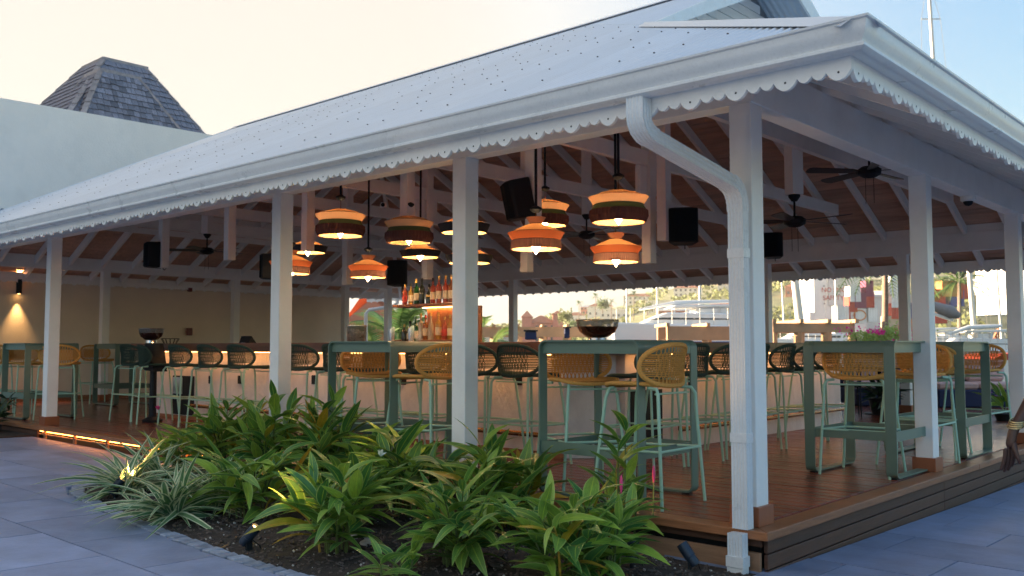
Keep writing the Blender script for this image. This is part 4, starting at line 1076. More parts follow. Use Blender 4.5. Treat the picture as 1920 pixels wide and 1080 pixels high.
def bulb(t, z):
    MB().lathe([(0, z + .10), (.018, z + .10), (.03, z + .03), (.045, z + .018), (.0, z - .055)], 8).build('bulb', 'bulb', t)
    MB().tube([(0, 0, z + .10), (0, 0, z + .18)], .014, 8).build('lamp_holder', 'black', t)
def pend(kind, x, y, z, label, rod):
    t = thing('pendant_lamp', label, 'pendant lamp', (x, y, z), random.uniform(0, 3), 'layered fabric pendant lamps over the bar')
    top = zr(min(y - EY0, EX1 - x)) - .1 - z
    if kind == 1:
        shade(t, 'shade_cap', [(.035, .305), (.10, .297), (.18, .275), (.25, .245)], 's_orange'); trim_ring(t, .25, .244)
        shade(t, 'upper_band', [(.278, .238), (.232, .165)], 's_cream'); trim_ring(t, .232, .165, 's_green'); shade(t, 'lining', [(.25, .243), (.278, .238)], 's_cream')
        shade(t, 'middle_band', [(.225, .168), (.262, .115)], 's_green'); trim_ring(t, .262, .114)
        shade(t, 'fringe', [(.268, .112), (.272, .06), (.245, .0)], 's_brown', 90, ribs=1); shade(t, 'lining', [(.262, .11), (.238, .006)], 's_inner')
        common(t, top, .305); bulb(t, .035)
    elif kind == 2:
        shade(t, 'top_cup', [(.09, .29), (.055, .235)], 's_peach'); trim_ring(t, .055, .235)
        shade(t, 'shade_cone', [(.055, .232), (.15, .195), (.245, .150)], 's_orange'); trim_ring(t, .245, .15)
        shade(t, 'upper_band', [(.258, .148), (.215, .082)], 's_rust'); shade(t, 'lining', [(.245, .15), (.258, .148)], 's_rust'); trim_ring(t, .215, .08, 's_navy')
        shade(t, 'pleated_band', [(.222, .078), (.224, .0)], 's_mauve', 120, ribs=1); shade(t, 'lining', [(.214, .078), (.216, .003)], 's_inner')
        common(t, top, .235); bulb(t, .01)
    else:
        shade(t, 'shade_cone', [(.05, .165), (.15, .125), (.235, .085)], 's_orange'); trim_ring(t, .235, .085)
        shade(t, 'lower_band', [(.262, .083), (.225, .0)], 's_navy'); shade(t, 'lining', [(.235, .085), (.262, .083)], 's_navy'); shade(t, 'lining', [(.255, .082), (.219, .002)], 's_inner')
        common(t, top, .165); bulb(t, .01)
def pp(kind, u, v, y, label):
    p = at(u, v, 1, y); pend(kind, p.x, y, p.z, label, 0)
pp(1, 638, 443, 1.45, 'large lamp with cream upper band and brown fringe, leftmost of its kind')
pp(1, 767, 456, 2.0, 'cream banded fringed lamp partly behind a white hanging post')
pp(1, 1160, 418, 2.1, 'cream banded fringed lamp highest at the right')
pp(1, 1022, 424, 3.2, 'cream banded fringed lamp half hidden behind a speaker and orange lamp')
pp(2, 690, 521, 2.65, 'orange lamp with peach top cup, lowest in the middle')
pp(2, 545, 514, 1.6, 'orange lamp cut by the third pillar')
pp(2, 1005, 468, 1.4, 'orange pleated lamp directly under the tilted black speaker')
pp(2, 1155, 492, 2.6, 'orange lamp with peach top cup, lowest at the right')
pp(3, 870, 437, 1.6, 'navy rimmed lamp behind the upper part of the second pillar')
pp(3, 880, 494, 2.2, 'navy rimmed lamp low behind the second pillar')
pp(3, 788, 483, 2.9, 'navy rimmed lamp between two posts, left of the second pillar')
pp(3, 577, 474, 2.3, 'navy rimmed lamp behind a white hanging post by the third pillar')
# ================================================================== FANS, SPEAKERS, CAMERAS
def fan(u, v, y, label, rot):
    p = at(u, v, 1, y); t = thing('ceiling_fan', label, 'ceiling fan', p, rot, 'dark ceiling fans'); d = min(y - EY0, EX1 - p.x, EY1 - y, p.x - EX0); top = zr(d) - .05 - p.z
    MB().lathe([(0, -.07), (.06, -.06), (.115, -.03), (.12, .02), (.08, .05), (0, .055)], 18).build('motor', 'black', t, smooth=True)
    MB().tube([(0, 0, .05), (0, 0, .22)], .012, 8).build('rod', 'black', t, smooth=True)
    MB().lathe([(0, .22), (.03, .22), (.065, .27), (.065, .29), (0, .29)], 14).build('canopy', 'black', t, smooth=True)
    MB().box(-.07, .07, -.07, .07, .292, max(.35, top)).build('mounting_block', 'white', t)
    for i in range(5):
        a = i * 2 * PI / 5; Mx = Matrix.Rotation(a, 4, 'Z') @ Matrix.Rotation(.2, 4, 'X')
        q = MB(); out = [(.10, .02), (.2, .055), (.62, .07), (.66, .05), (.67, 0), (.66, -.05), (.62, -.07), (.2, -.055), (.10, -.02)]
        vs = [Mx @ Vector((x, y_, z)) for z in (0, .006) for x, y_ in out]; k_ = len(out)
        q.add(vs, [tuple(range(k_)), tuple(range(k_, 2 * k_))[::-1]] + [(j, (j + 1) % k_, k_ + (j + 1) % k_, k_ + j) for j in range(k_)]); q.build('blade', M_fan, t)
    for s_ in (-.04, .04): MB().tube([(s_, 0, -.06), (s_, 0, -.33)], .0025, 5).build('pull_chain', 'black', t)
M_fan = mat('fan_blade', (.035, .03, .035), .4, var=.2)
fan(388, 470, 3.4, 'ceiling fan at the far left above the bar', .3)
fan(1100, 440, 5.6, 'ceiling fan between the lamps left of the downpipe', .7)
fan(1490, 415, 4.6, 'lower ceiling fan right of the corner post', 1.1)
fan(1630, 322, 4.6, 'upper ceiling fan nearest the right-hand beam', .2)
def speaker(p, rz, tilt, label, s_=1.0):
    t = thing('speaker', label, 'speaker', p, rz, 'black wall speakers hung under the roof'); t.rotation_euler = (0, tilt, rz)
    w_, h_, d_ = .16 * s_, .20 * s_, .13 * s_      # faces +x
    q = MB().prism([(-w_ * .65, -d_), (w_ * .65, -d_), (w_, d_ * .6), (w_ * .55, d_), (-w_ * .55, d_), (-w_, d_ * .6)], 2, -h_, h_); q.v = [(y_, x, z * (1 - .06 * (y_ > 0))) for x, y_, z in q.v]
    q.build('cabinet', 'black', t, bevel=.012)
    q = MB().prism([(-w_ * .88, d_ * .78), (-w_ * .5, d_ + .008), (w_ * .5, d_ + .008), (w_ * .88, d_ * .78)], 2, -h_ * .86, h_ * .86); q.v = [(y_, x, z) for x, y_, z in q.v]; q.build('grille', 'blackmesh', t)
    MB().box(-d_ - .07, -d_ + .005, -.03, .03, -.06, .06).build('bracket', 'black', t)
    MB().tube([(-d_ + .01, .02, -h_ + .02), (-d_ - .03, .02, -h_ - .03), (-d_ - .06, .02, -h_ + .01), (-d_ - .07, .0, 0)], .006, 6).build('cable', 'black', t)
def spk(u, v, y, rz, tl, lab, s_=1): speaker(at(u, v, 1, y), rz, tl, lab, s_)
spk(972, 375, 1.88, -2.2, .2, 'tilted black speaker on the hanging post beside the orange lamps', 1.0)
spk(1281, 424, 4.15, -1.0, 0, 'black speaker on the hanging post left of the corner post', 1.05)
spk(288, 478, 1.9, -1.9, 0, 'black speaker at the far left under the roof', 1.0)
spk(747, 512, 4.3, -1.0, 0, 'small looking black speaker left of the bottle shelves', 1.0)
spk(1449, 460, 8.3, -1.2, 0, 'black speaker just right of the corner post', 1.0)
spk(506, 500, 2.3, -2.4, 0, 'black speaker mostly hidden by the third pillar', .9)
t = thing('dome_camera', 'white dome security camera under the right-hand beam', 'security camera', (*at(1815, 375, 2, 2.508).xy, 2.508))
p = at(1815, 372, 0, -.2); t.location = (-.2, p.y, 2.508)
MB().lathe([(0, 0), (.07, 0), (.07, -.04), (.055, -.05), (0, -.05)], 20).build('housing', 'trim', t, smooth=True)
MB().lathe([(.045, -.05), (.042, -.07), (.025, -.088), (0, -.095)], 16).build('dome', 'black', t, smooth=True)
t = thing('turret_camera', 'small white eyeball camera with black lens on a roof post', 'security camera', at(720, 385, 1, 3.95))
MB().lathe([(0, -.05), (.05, -.04), (.06, 0), (.05, .04), (0, .05)], 16).build('housing', 'trim', t, smooth=True)
MB().lathe([(0, 0), (.03, 0), (.03, .012), (0, .012)], 12).build('lens', 'black', t); t.children[-1].rotation_euler = (PI / 2, 0, .6); t.children[-1].location = (.03, -.045, 0)
# ================================================================== PLANTS
def leaf_mesh(name, m, wd, droop, fold, n=6, twist=0):
    q = MB(); uv = []
    for i in range(n + 1):
        t = i / n; w_ = wd * (math.sin(PI * t ** .75) ** .85) if 0 < t < 1 else (.012 if t == 0 else .001)
        z = -droop * t * t; x = t * (1 - .25 * droop * t)
        tw = twist * t
        for s_ in (-1, 0, 1):
            dz = fold * w_ * (abs(s_)); yy = s_ * w_
            q.v.append((x, yy * math.cos(tw), z + dz + yy * math.sin(tw)))
            uv.append((t, .5 + s_ * .5))
    for i in range(n):
        for s_ in (0, 1): a = i * 3 + s_; q.f.append((a, a + 3, a + 4, a + 1))
    me = bpy.data.meshes.new(name); me.from_pydata(q.v, [], q.f); me.update()
    ul = me.uv_layers.new(name='UVMap')
    for l in me.loops: ul.data[l.index].uv = uv[l.vertex_index]
    me.polygons.foreach_set('use_smooth', [True] * len(me.polygons)); me.materials.append(M[m]); return me
rl = random.Random(21)
LEAF = [leaf_mesh('leaf', 'leaf', rl.uniform(.105, .15), rl.uniform(.1, .75), rl.uniform(.1, .45), n=7, twist=rl.uniform(-.7, .7)) for _ in range(14)]
LEAFY = [leaf_mesh('leaf', 'leafy', rl.uniform(.09, .12), rl.uniform(.1, .4), .3, twist=rl.uniform(-.4, .4)) for _ in range(3)]
BLADE = [leaf_mesh('leaf_blade', 'leafv', rl.uniform(.030, .044), rl.uniform(.15, 1.0), .6, n=8, twist=rl.uniform(-.9, .9)) for _ in range(12)]
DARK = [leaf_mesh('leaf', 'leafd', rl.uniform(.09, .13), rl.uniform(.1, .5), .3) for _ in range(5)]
def set_dir(o, p, d, L_, roll=0):
    d = d.normalized(); z = Vector((0, 0, 1)); y = z.cross(d)
    if y.length < .05: y = Vector((0, 1, 0))
    y.normalize(); zz = d.cross(y)
    Mx = Matrix((d, y, zz)).transposed() @ Matrix.Rotation(roll, 3, 'X')
    o.matrix_local = Matrix.Translation(p) @ Mx.to_4x4() @ Matrix.Scale(L_, 4)
def ginger(u, v, h, spread, nst, label, seed, lean=(0, 0), leafl=.30, nleaf=9, yellow=.06, meshes=None, xy=None):
    rs = random.Random(seed)
    if xy is None: p = at(u, v, 2, -.2); x, y = p.x, p.y
    else: x, y = xy
    y = min(y, -.06)
    t = thing('ginger_plant', label, 'plant', (x, y, soilz(x, y)), 0, 'glossy leafy ginger plants in the bed')
    for s_ in range(nst):
        a = s_ * 2.399 + rs.uniform(-.4, .4); r0 = .10 * math.sqrt((s_ + .5) / nst); H_s = 1.12 * h * rs.uniform(.55, 1.15) * (1 - .25 * (s_ / nst)); out = spread * math.sqrt((s_ + .5) / nst) * rs.uniform(.7, 1.2)
        p0 = Vector((r0 * math.cos(a), r0 * math.sin(a), -.02)); p2 = Vector((out * math.cos(a) + lean[0], out * math.sin(a) + lean[1], H_s * .78)); p1 = Vector((p0.x * 1.2, p0.y * 1.2, H_s * .55))
        pts = [p0 * (1 - k_) ** 2 + p1 * 2 * k_ * (1 - k_) + p2 * k_ * k_ for k_ in [i / 6 for i in range(7)]]
        yel = rs.random() < yellow
        st = MB().tube(pts, [.008, .0075, .007, .006, .005, .004, .003], 5).build('stem', 'stemy' if yel else 'stem', t, smooth=True)
        for i in range(nleaf):
            k_ = .18 + .82 * i / (nleaf - 1); pos = p0 * (1 - k_) ** 2 + p1 * 2 * k_ * (1 - k_) + p2 * k_ * k_; tan = ((p1 - p0) * (1 - k_) + (p2 - p1) * k_).normalized()
            side = tan.cross(Vector((math.cos(a + rs.uniform(-.7, .7)), math.sin(a + rs.uniform(-.7, .7)), .15))).normalized() * (1 if i % 2 else -1)
            d = tan * (.30 + .80 * k_ ** 2) + side * (1.15 - .55 * k_) + Vector((rs.uniform(-.3, .3), rs.uniform(-.3, .3), rs.uniform(.0, .5)))
            L_ = leafl * rs.uniform(.75, 1.15) * (.75 + .5 * math.sin(PI * min(1, k_ * .9)))
            o = link('leaf', rs.choice(LEAFY if (yel and rs.random() < .3) or rs.random() < .012 else (meshes or LEAF)), st); set_dir(o, pos, d, L_, rs.uniform(-.5, .5))
    return t
PL = [ # u, v base, height, spread, stems, label, seed, kwargs
 (420, 905, .66, .34, 13, 'leafy ginger plant at the far left of the bed with tall upright tips', 1, {}),
 (505, 930, .74, .30, 12, 'tall ginger plant in front of the third pillar', 2, {}),
 (470, 985, .44, .34, 9, 'low spreading ginger plant right of the striped lilies', 3, dict(nleaf=8)),
 (610, 940, .62, .34, 12, 'ginger plant in the middle of the bed behind the low ones', 4, {}),
 (628, 1050, .50, .26, 10, 'ginger plant with yellow lit lower leaves above the white valve covers', 5, dict(yellow=.2)),
 (700, 915, .84, .22, 9, 'tallest ginger plant, reaching up in front of the second high table', 6, dict(leafl=.27)),
 (760, 975, .60, .34, 12, 'ginger plant with a white flower left of the second pillar', 7, {}),
 (860, 1075, .44, .32, 14, 'dense round ginger plant in the foreground under the second pillar', 8, dict(leafl=.24, nleaf=10)),
 (900, 1000, .58, .34, 11, 'ginger plant covering the foot of the second pillar', 9, {}),
 (985, 985, .52, .26, 8, 'yellowing ginger plant left of the near table', 10, dict(yellow=.5)),
 (1055, 1110, .50, .34, 12, 'broad leaved ginger plant in the foreground left of the pink buds', 12, dict(leafl=.27)),
 (1165, 1030, .88, .14, 5, 'slender ginger plant with yellow stems and a pink bud in front of the near table', 13, dict(yellow=.6, leafl=.24)),
 (1140, 1100, .40, .26, 8, 'ginger plant at the bottom edge below the yellow stems', 14, dict(leafl=.25)),
 (735, 1100, .22, .14, 4, 'small young ginger shoot at the bottom edge', 15, dict(leafl=.20, nleaf=5)),
 (655, 1000, .46, .30, 8, 'ginger plant behind the two white valve covers', 16, {}),
 (800, 925, .50, .30, 9, 'ginger plant against the deck edge left of the second pillar', 17, {}),
 (340, 890, .40, .26, 6, 'ginger plant behind the striped lilies by the lit deck edge', 18, {}),
]
gp = []
for u, v, h, s_, n_, lb, sd, kw in PL: gp.append(ginger(u, v, h, s_, n_, lb, sd, **kw))
# tall sprig in front of the near table
def lily(u, v, r_, nb, label, seed):
    rs = random.Random(seed); p = at(u, v, 2, -.2)
    t = thing('striped_lily_plant', label, 'plant', (p.x, p.y, soilz(p.x, p.y)), 0, 'cream striped strap leaved plants')
    for i in range(nb):
        a = rs.uniform(0, 2 * PI); el = rs.uniform(.35, 1.5); d = Vector((math.cos(a) * math.cos(el), math.sin(a) * math.cos(el), math.sin(el)))
        o = link('leaf_blade', rs.choice(BLADE), t); set_dir(o, Vector((rs.uniform(-.04, .04), rs.uniform(-.04, .04), 0)), d, r_ * rs.uniform(.65, 1.15), rs.uniform(-1, 1))
lily(238, 940, .58, 80, 'striped lily plant at the left tip of the bed beside the glowing spotlight', 31)
lily(325, 985, .56, 95, 'striped lily plant, lowest and nearest the paving edge', 32)
lily(400, 965, .50, 90, 'striped lily plant nearest the ginger leaves', 33)
lily(300, 925, .50, 70, 'striped lily plant behind the other three', 34)
# flowers
def flower(kind, p, label):
    t = thing('flower', label, 'flower', p)
    if kind == 'bud':
        MB().lathe([(.003, 0), (.008, .025), (.009, .055), (.006, .085), (0, .10)], 8).build('bud', 'pink', t, smooth=True)
        MB().tube([(0, 0, 0), (0, -.01, -.18)], .004, 5).build('stalk', 'stem', t)
    else:
        m_ = 'pink' if kind == 'pink' else 'whitep'
        for i in range(12):
            o = MB().add([(0, 0, 0), (.012, .008, .02), (.035, 0, .03), (.012, -.008, .02)], [(0, 1, 2, 3)]).build('petal', m_, t); o.rotation_euler = (rl.uniform(-.4, .4), rl.uniform(-1.4, .3), i * PI / 6)
        MB().lathe([(0, .03), (.01, .015), (0, 0)], 6).build('flower_heart', m_, t)
flower('pink', dist(297, 769, 7.8), 'small pink flower head at the top left of the bed'); flower('white', dist(714, 856, 5.5), 'white ginger blossom in the middle of the bed')
flower('bud', dist(1165, 925, 5.0), 'bright pink flower bud in front of the near table'); flower('bud', dist(1226, 905, 5.1), 'faded pink bud right of the bright pink one')
# left shrubs at the picture edge
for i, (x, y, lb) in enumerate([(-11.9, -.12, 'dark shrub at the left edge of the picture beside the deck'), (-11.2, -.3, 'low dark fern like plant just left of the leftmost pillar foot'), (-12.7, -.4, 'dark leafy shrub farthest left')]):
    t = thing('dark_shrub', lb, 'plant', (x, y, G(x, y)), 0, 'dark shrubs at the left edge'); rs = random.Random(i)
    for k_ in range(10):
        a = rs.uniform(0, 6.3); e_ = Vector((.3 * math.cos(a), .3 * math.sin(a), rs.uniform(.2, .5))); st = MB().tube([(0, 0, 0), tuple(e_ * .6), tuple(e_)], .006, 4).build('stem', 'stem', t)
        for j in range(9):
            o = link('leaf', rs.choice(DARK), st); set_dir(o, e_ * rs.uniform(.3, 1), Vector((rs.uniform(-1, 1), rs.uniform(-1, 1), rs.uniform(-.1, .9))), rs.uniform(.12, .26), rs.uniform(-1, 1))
lb_ = MB().box(-14, -10.4, -.7, .02, -.3, -.115); struct(lb_.build('left_soil_bed', 'soil'))
q = MB()
for i in range(60):
    x, y = rs.uniform(-5.6, -.2), rs.uniform(-1.8, -.1)
    if not inside(x, y, BED): continue
    s_ = rs.uniform(.02, .05); Mx = Matrix.Translation((x, y, soilz(x, y) + .012)) @ Euler((rs.uniform(-.4, .4), rs.uniform(-.4, .4), rs.random() * 6)).to_matrix().to_4x4()
    q.add([Mx @ Vector(c) for c in ((-s_, 0, .006), (-s_ * .3, s_ * .3, 0), (s_ * .5, s_ * .25, .003), (s_, 0, .010), (s_ * .5, -s_ * .25, .003), (-s_ * .3, -s_ * .3, 0))], [(0, 1, 2, 3), (0, 3, 4, 5)])
q.build('dry_leaf_litter', mat('dry_leaf', (.22, .12, .05), .8, var=.4, scale=20), kind='stuff', label='dry brown fallen leaves lying on the mulch')
# garden spotlights
def spot(u, v, lab, aim, lit, rz):
    p = at(u, v, 2, -.21); z = soilz(p.x, p.y) if inside(p.x, p.y, BED) else G(p.x, p.y)
    t = thing('garden_spotlight', lab, 'spotlight', (p.x, p.y, z))
    MB().box(-.008, .008, -.02, .02, -.02, .075).build('stake', 'black', t).rotation_euler = (0, 0, rz)
    body = MB().lathe([(0, -.065), (.026, -.062), (.03, -.05), (.03, -.012), (.033, -.01), (.033, .075), (.029, .075), (.027, .06), (0, .06)], 18).build('lamp_head', M_sp, t, smooth=True)
    body.location = (0, 0, .085); body.rotation_euler = aim.to_track_quat('Z', 'Y').to_euler()
    if lit:
        l = MB().lathe([(0, .062), (.026, .062)], 16).build('lamp_lens', 'glow', body)
        ld = bpy.data.lights.new('garden_beam', 'SPOT'); ld.energy = 4; ld.color = (1, .55, .18); ld.spot_size = R(70); ld.spot_blend = .7; ld.shadow_soft_size = .03
        lo = bpy.data.objects.new('garden_beam', ld); col.objects.link(lo); lo.parent = t; lo.location = Vector((0, 0, .085)) + aim.normalized() * .09; lo.rotation_euler = aim.to_track_quat('-Z', 'Y').to_euler()
    MB().tube([(0, .0, .08), (.03, .05, .03), (.02, .08, -.01)], .004, 5).build('cable', 'black', t)
M_sp = mat('dark_blue_metal', (.02, .035, .06), .4, metal=.2, var=.1)
spot(466, 1043, 'dark blue spotlight with glowing face on the bare soil', Vector((.55, .35, .75)), 1, 0)
spot(216, 948, 'glowing spotlight among the striped lily leaves', Vector((.3, .45, .7)), 1, .5)
spot(1293, 1072, 'unlit dark spotlight on the soil left of the downpipe foot', Vector((-.6, -.1, .8)), 0, .4)
spot(610, 990, 'hidden spotlight under the yellow lit ginger leaves', Vector((.1, .5, .9)), 1, .4)
spot(1185, 1075, 'spotlight under the yellow ginger stems', Vector((.05, .2, .95)), 1, .4)
spot(790, 955, 'spotlight hidden in the leaves left of the second pillar', Vector((.1, -.3, .9)), 1, .4)
for u, v, r_, lb in ((662, 1020, .055, 'left white valve cover on the mulch'), (690, 1032, .05, 'right pale valve cover on the mulch')):
    p = at(u, v, 2, -.19); t = thing('valve_cover', lb, 'valve cover', (p.x, p.y, soilz(p.x, p.y)))
    MB().lathe([(r_, 0), (r_, .015), (r_ * .85, .02), (0, .02)], 20).build('cover_plate', 'concrete', t, smooth=True); MB().box(-.018, .018, -.018, .018, .02, .05).build('square_cap', 'concrete', t, bevel=.004)
# ================================================================== PERSON (mostly outside the frame on the right)
pe = thing('person', 'person at the right edge in dark clothes, arm hanging with gold bracelets', 'person')
hand = dist(1884, 842, 4.15)
gz = G(hand.x, hand.y)
rvec = rt
pb = hand + rvec * .36; pe.location = (pb.x, pb.y, gz)
vwd = Vector((fw.x, fw.y, 0)).normalized()
def W(r_, f_, z): return rvec * r_ + vwd * f_ + Vector((0, 0, z))       # person-local: right, away, up
hz = hand.z - gz
def skinned(name, pts, edges, rad, m, sub=2):
    me = bpy.data.meshes.new(name); me.from_pydata([tuple(p) for p in pts], edges, []); me.update(); o = link(name, me, pe)
    sk = o.modifiers.new('skin', 'SKIN'); sd = me.skin_vertices[0].data
    for i, r_ in enumerate(rad): sd[i].radius = (r_, r_) if not isinstance(r_, tuple) else r_
    sd[0].use_root = True
    ss = o.modifiers.new('sub', 'SUBSURF'); ss.levels = sub; ss.render_levels = sub; me.materials.append(M[m]); sk.use_smooth_shade = True
    return o
el = W(-.18, .02, 1.10); shd = W(-.16, .03, 1.42); wr = W(-.325, -.01, hz + .085)
pts = [W(0, 0, .95), W(0, 0, 1.15), W(0, 0, 1.38), W(0, 0, 1.50), W(0, -.02, 1.62), W(0, -.03, 1.72),
       shd, el, wr, W(-.345, -.012, hz + .0),
       W(.2, .03, 1.42), W(.26, .05, 1.12), W(.24, -.02, .86), W(.24, -.03, .78),
       W(-.10, 0, .90), W(-.11, .02, .50), W(-.11, .05, .08), W(-.11, -.10, .03), W(.10, 0, .90), W(.11, .02, .50), W(.11, .05, .08), W(.11, -.10, .03)]
edg = [(0, 1), (1, 2), (2, 3), (3, 4), (4, 5), (2, 6), (6, 7), (7, 8), (8, 9), (2, 10), (10, 11), (11, 12), (12, 13), (0, 14), (14, 15), (15, 16), (16, 17), (0, 18), (18, 19), (19, 20), (20, 21)]
rad = [.14, .13, .14, .055, .085, .075, .052, .040, (.027, .021), (.036, .02), .055, .042, .026, .036, .085, .055, .04, .035, .085, .055, .04, .035]
skinned('body', pts, edg, rad, 'skin')
# fingers hang from the palm, slightly curled
pc = W(-.345, -.012, hz)
for i, (dr, dfv, L_, curl) in enumerate([(-.026, -.012, .075, .25), (-.009, -.006, .085, .3), (.008, .0, .08, .4), (.023, .006, .065, .55)]):
    b0 = pc + rvec * dr + vwd * dfv + Vector((0, 0, -.012)); dirn = Vector((0, 0, -1)) + rvec * (.15 * dr / .03 + .18); p_ = [b0 + Vector((0, 0, .02)), b0 + Vector((0, 0, -.012))]
    cu = 0
    for sgm in (.42, .33, .25):
        cu += curl * .55; d2 = (Vector((0, 0, -math.cos(cu))) + rvec * (dr * 4.5 - .10) + vwd * math.sin(cu) * .8).normalized(); p_.append(p_[-1] + d2 * L_ * sgm)
    skinned('finger', p_, [(0, 1), (1, 2), (2, 3), (3, 4)], [.0105, .010, .009, .008, .0065], 'skin', 2)
th = [pc + rvec * .012 + Vector((0, 0, .035)) - vwd * .015, pc + rvec * .005 - vwd * .038 + Vector((0, 0, .0)), pc + rvec * .012 - vwd * .048 + Vector((0, 0, -.035)), pc + rvec * .022 - vwd * .045 + Vector((0, 0, -.062))]
skinned('thumb', th, [(0, 1), (1, 2), (2, 3)], [.014, .012, .0095, .008], 'skin', 2)
for k_ in range(4):
    c_ = wr + Vector((0, 0, .018 + k_ * .009)) + rvec * (.012 + k_ * .004)
    MB().tube([c_ + rvec * .034 * math.cos(a) + vwd * .029 * math.sin(a) + Vector((0, 0, .008 * math.sin(a) + .006 * math.cos(a))) for a in [i * PI / 14 for i in range(28)]], .0035, 6, closed=True).build('bracelet', 'gold', pe, smooth=True)
skinned('shirt', [W(0, 0, .9), W(0, 0, 1.15), W(0, 0, 1.38), W(-.14, .03, 1.43), W(-.19, .03, 1.30), W(.18, .03, 1.43), W(.23, .04, 1.3)], [(0, 1), (1, 2), (2, 3), (3, 4), (2, 5), (5, 6)], [.155, .145, .15, .07, .06, .07, .06], 'shirt')
skinned('trousers', [W(0, 0, .96), W(-.10, 0, .86), W(-.11, .02, .5), W(-.11, .05, .12), W(.10, 0, .86), W(.11, .02, .5), W(.11, .05, .12)], [(0, 1), (1, 2), (2, 3), (0, 4), (4, 5), (5, 6)], [.15, .10, .075, .065, .10, .075, .065], 'trous')
skinned('hair', [W(0, .01, 1.68), W(0, .0, 1.76)], [(0, 1)], [.095, .085], 'black')
fc = W(0, -.10, 1.66)
MB().lathe([(0, -.02), (.012, -.01), (.01, .012), (0, .025)], 8, tuple(fc)).build('nose', 'skin', pe, smooth=True)
for s_ in (-1, 1): MB().lathe([(0, -.008), (.008, 0), (0, .008)], 8, tuple(fc + rvec * .032 * s_ + Vector((0, 0, .035)))).build('eye', 'black', pe); MB().lathe([(0, -.03), (.014, 0), (0, .03)], 8, tuple(W(.086 * s_, -.02, 1.66))).build('ear', 'skin', pe, smooth=True)
MB().box(-.025, .025, -.005, .005, -.006, .006, Matrix.Translation(fc + Vector((0, 0, -.045))) @ Matrix.Rotation(-yaw + PI / 2 * 0, 4, 'Z')).build('mouth', 'pink', pe)
# ================================================================== TERRACE BEYOND
struct(MB().box(-40, 20, 14.6, 15.2, -3, -.22).build('quay', 'quay'))
struct(MB().box(-16, 8, 12.42, 14.58, -.45, -.06).build('terrace', 'quay'))
def local(q, t):
    Mi = t.matrix_world.inverted(); return q
def sofa(u0, u1, vb, lab, D):
    a = dist((u0 + u1) / 2, vb, D); w_ = (u1 - u0) / F * D
    t = thing('lounge_sofa', lab, 'sofa', (a.x, a.y, -.05), PI / 2 - yaw, 'navy lounge sofas on the terrace')
    MB().box(-w_ / 2, w_ / 2, -.4, .4, .06, .36).build('base', 'navy', t, bevel=.02)
    MB().box(-w_ / 2, w_ / 2, .3, .42, .36, .72).build('backrest', 'navy', t, bevel=.02)
    n_ = max(2, int(w_ / .75))
    for i in range(n_):
        x0 = -w_ / 2 + w_ * i / n_
        MB().box(x0 + .01, x0 + w_ / n_ - .01, -.38, .28, .362, .48).build('seat_cushion', 'pinkc', t, bevel=.03)
        MB().box(x0 + .02, x0 + w_ / n_ - .02, .10, .26, .482, .86).build('back_cushion', 'pinkc', t, bevel=.05)
    for x0 in (-w_ / 2 + .1, w_ / 2 - .1): MB().box(x0 - .03, x0 + .03, -.35, -.29, 0, .06).build('leg', 'black', t)
sofa(1590, 1720, 735, 'navy sofa with pink cushions seen between the right-hand tables', 16.5)
sofa(1740, 1895, 740, 'navy sofa with pink cushions right of the second right-hand pillar', 16.0)
sofa(1440, 1560, 735, 'navy sofa with pink cushions left of the square table', 17.5)
def low_table(u, v, D, lab):
    a = dist(u, v, D); t = thing('low_table', lab, 'table', (a.x, a.y, .0), .5, 'dark low tables near the lounge')
    MB().lathe([(0, .70), (.45, .70), (.45, .73), (0, .73)], 24).build('table_top', 'black', t, smooth=True)
    MB().tube([(0, 0, .02), (0, 0, .7)], .03, 10).build('pedestal', 'black', t); MB().lathe([(0, 0), (.25, 0), (.24, .02), (0, .03)], 18).build('table_base', 'black', t)
low_table(1530, 745, 13.2, 'dark dining table behind the square green table, left one'); low_table(1650, 750, 14.2, 'dark dining table behind the square green table, right one')
def blade_chair(u, D, lab, rz):
    a = dist(u, 760, D); t = thing('dining_chair', lab, 'chair', (a.x, a.y, .0), rz, 'dark dining chairs on the far side')
    MB().box(-.22, .22, -.22, .22, .43, .46).build('seat', 'black', t, bevel=.01); MB().box(-.22, -.19, -.2, .2, .5, .82).build('backrest', 'navy', t, bevel=.01)
    for x in (-.2, .2):
        for y in (-.2, .2): MB().tube([(x * 1.05, y * 1.05, 0), (x, y, .44)], .011, 6).build('leg', 'black', t)
    for y in (-.19, .19): MB().tube([(-.2, y, .44), (-.215, y, .8)], .011, 6).build('back_post', 'black', t)
blade_chair(1462, 12.6, 'dark dining chair behind the corner post', .4); blade_chair(1505, 13.6, 'dark dining chair with blue back left of the square table', 2.0); blade_chair(1585, 14.0, 'dark dining chair seen under the square table', 3.6)
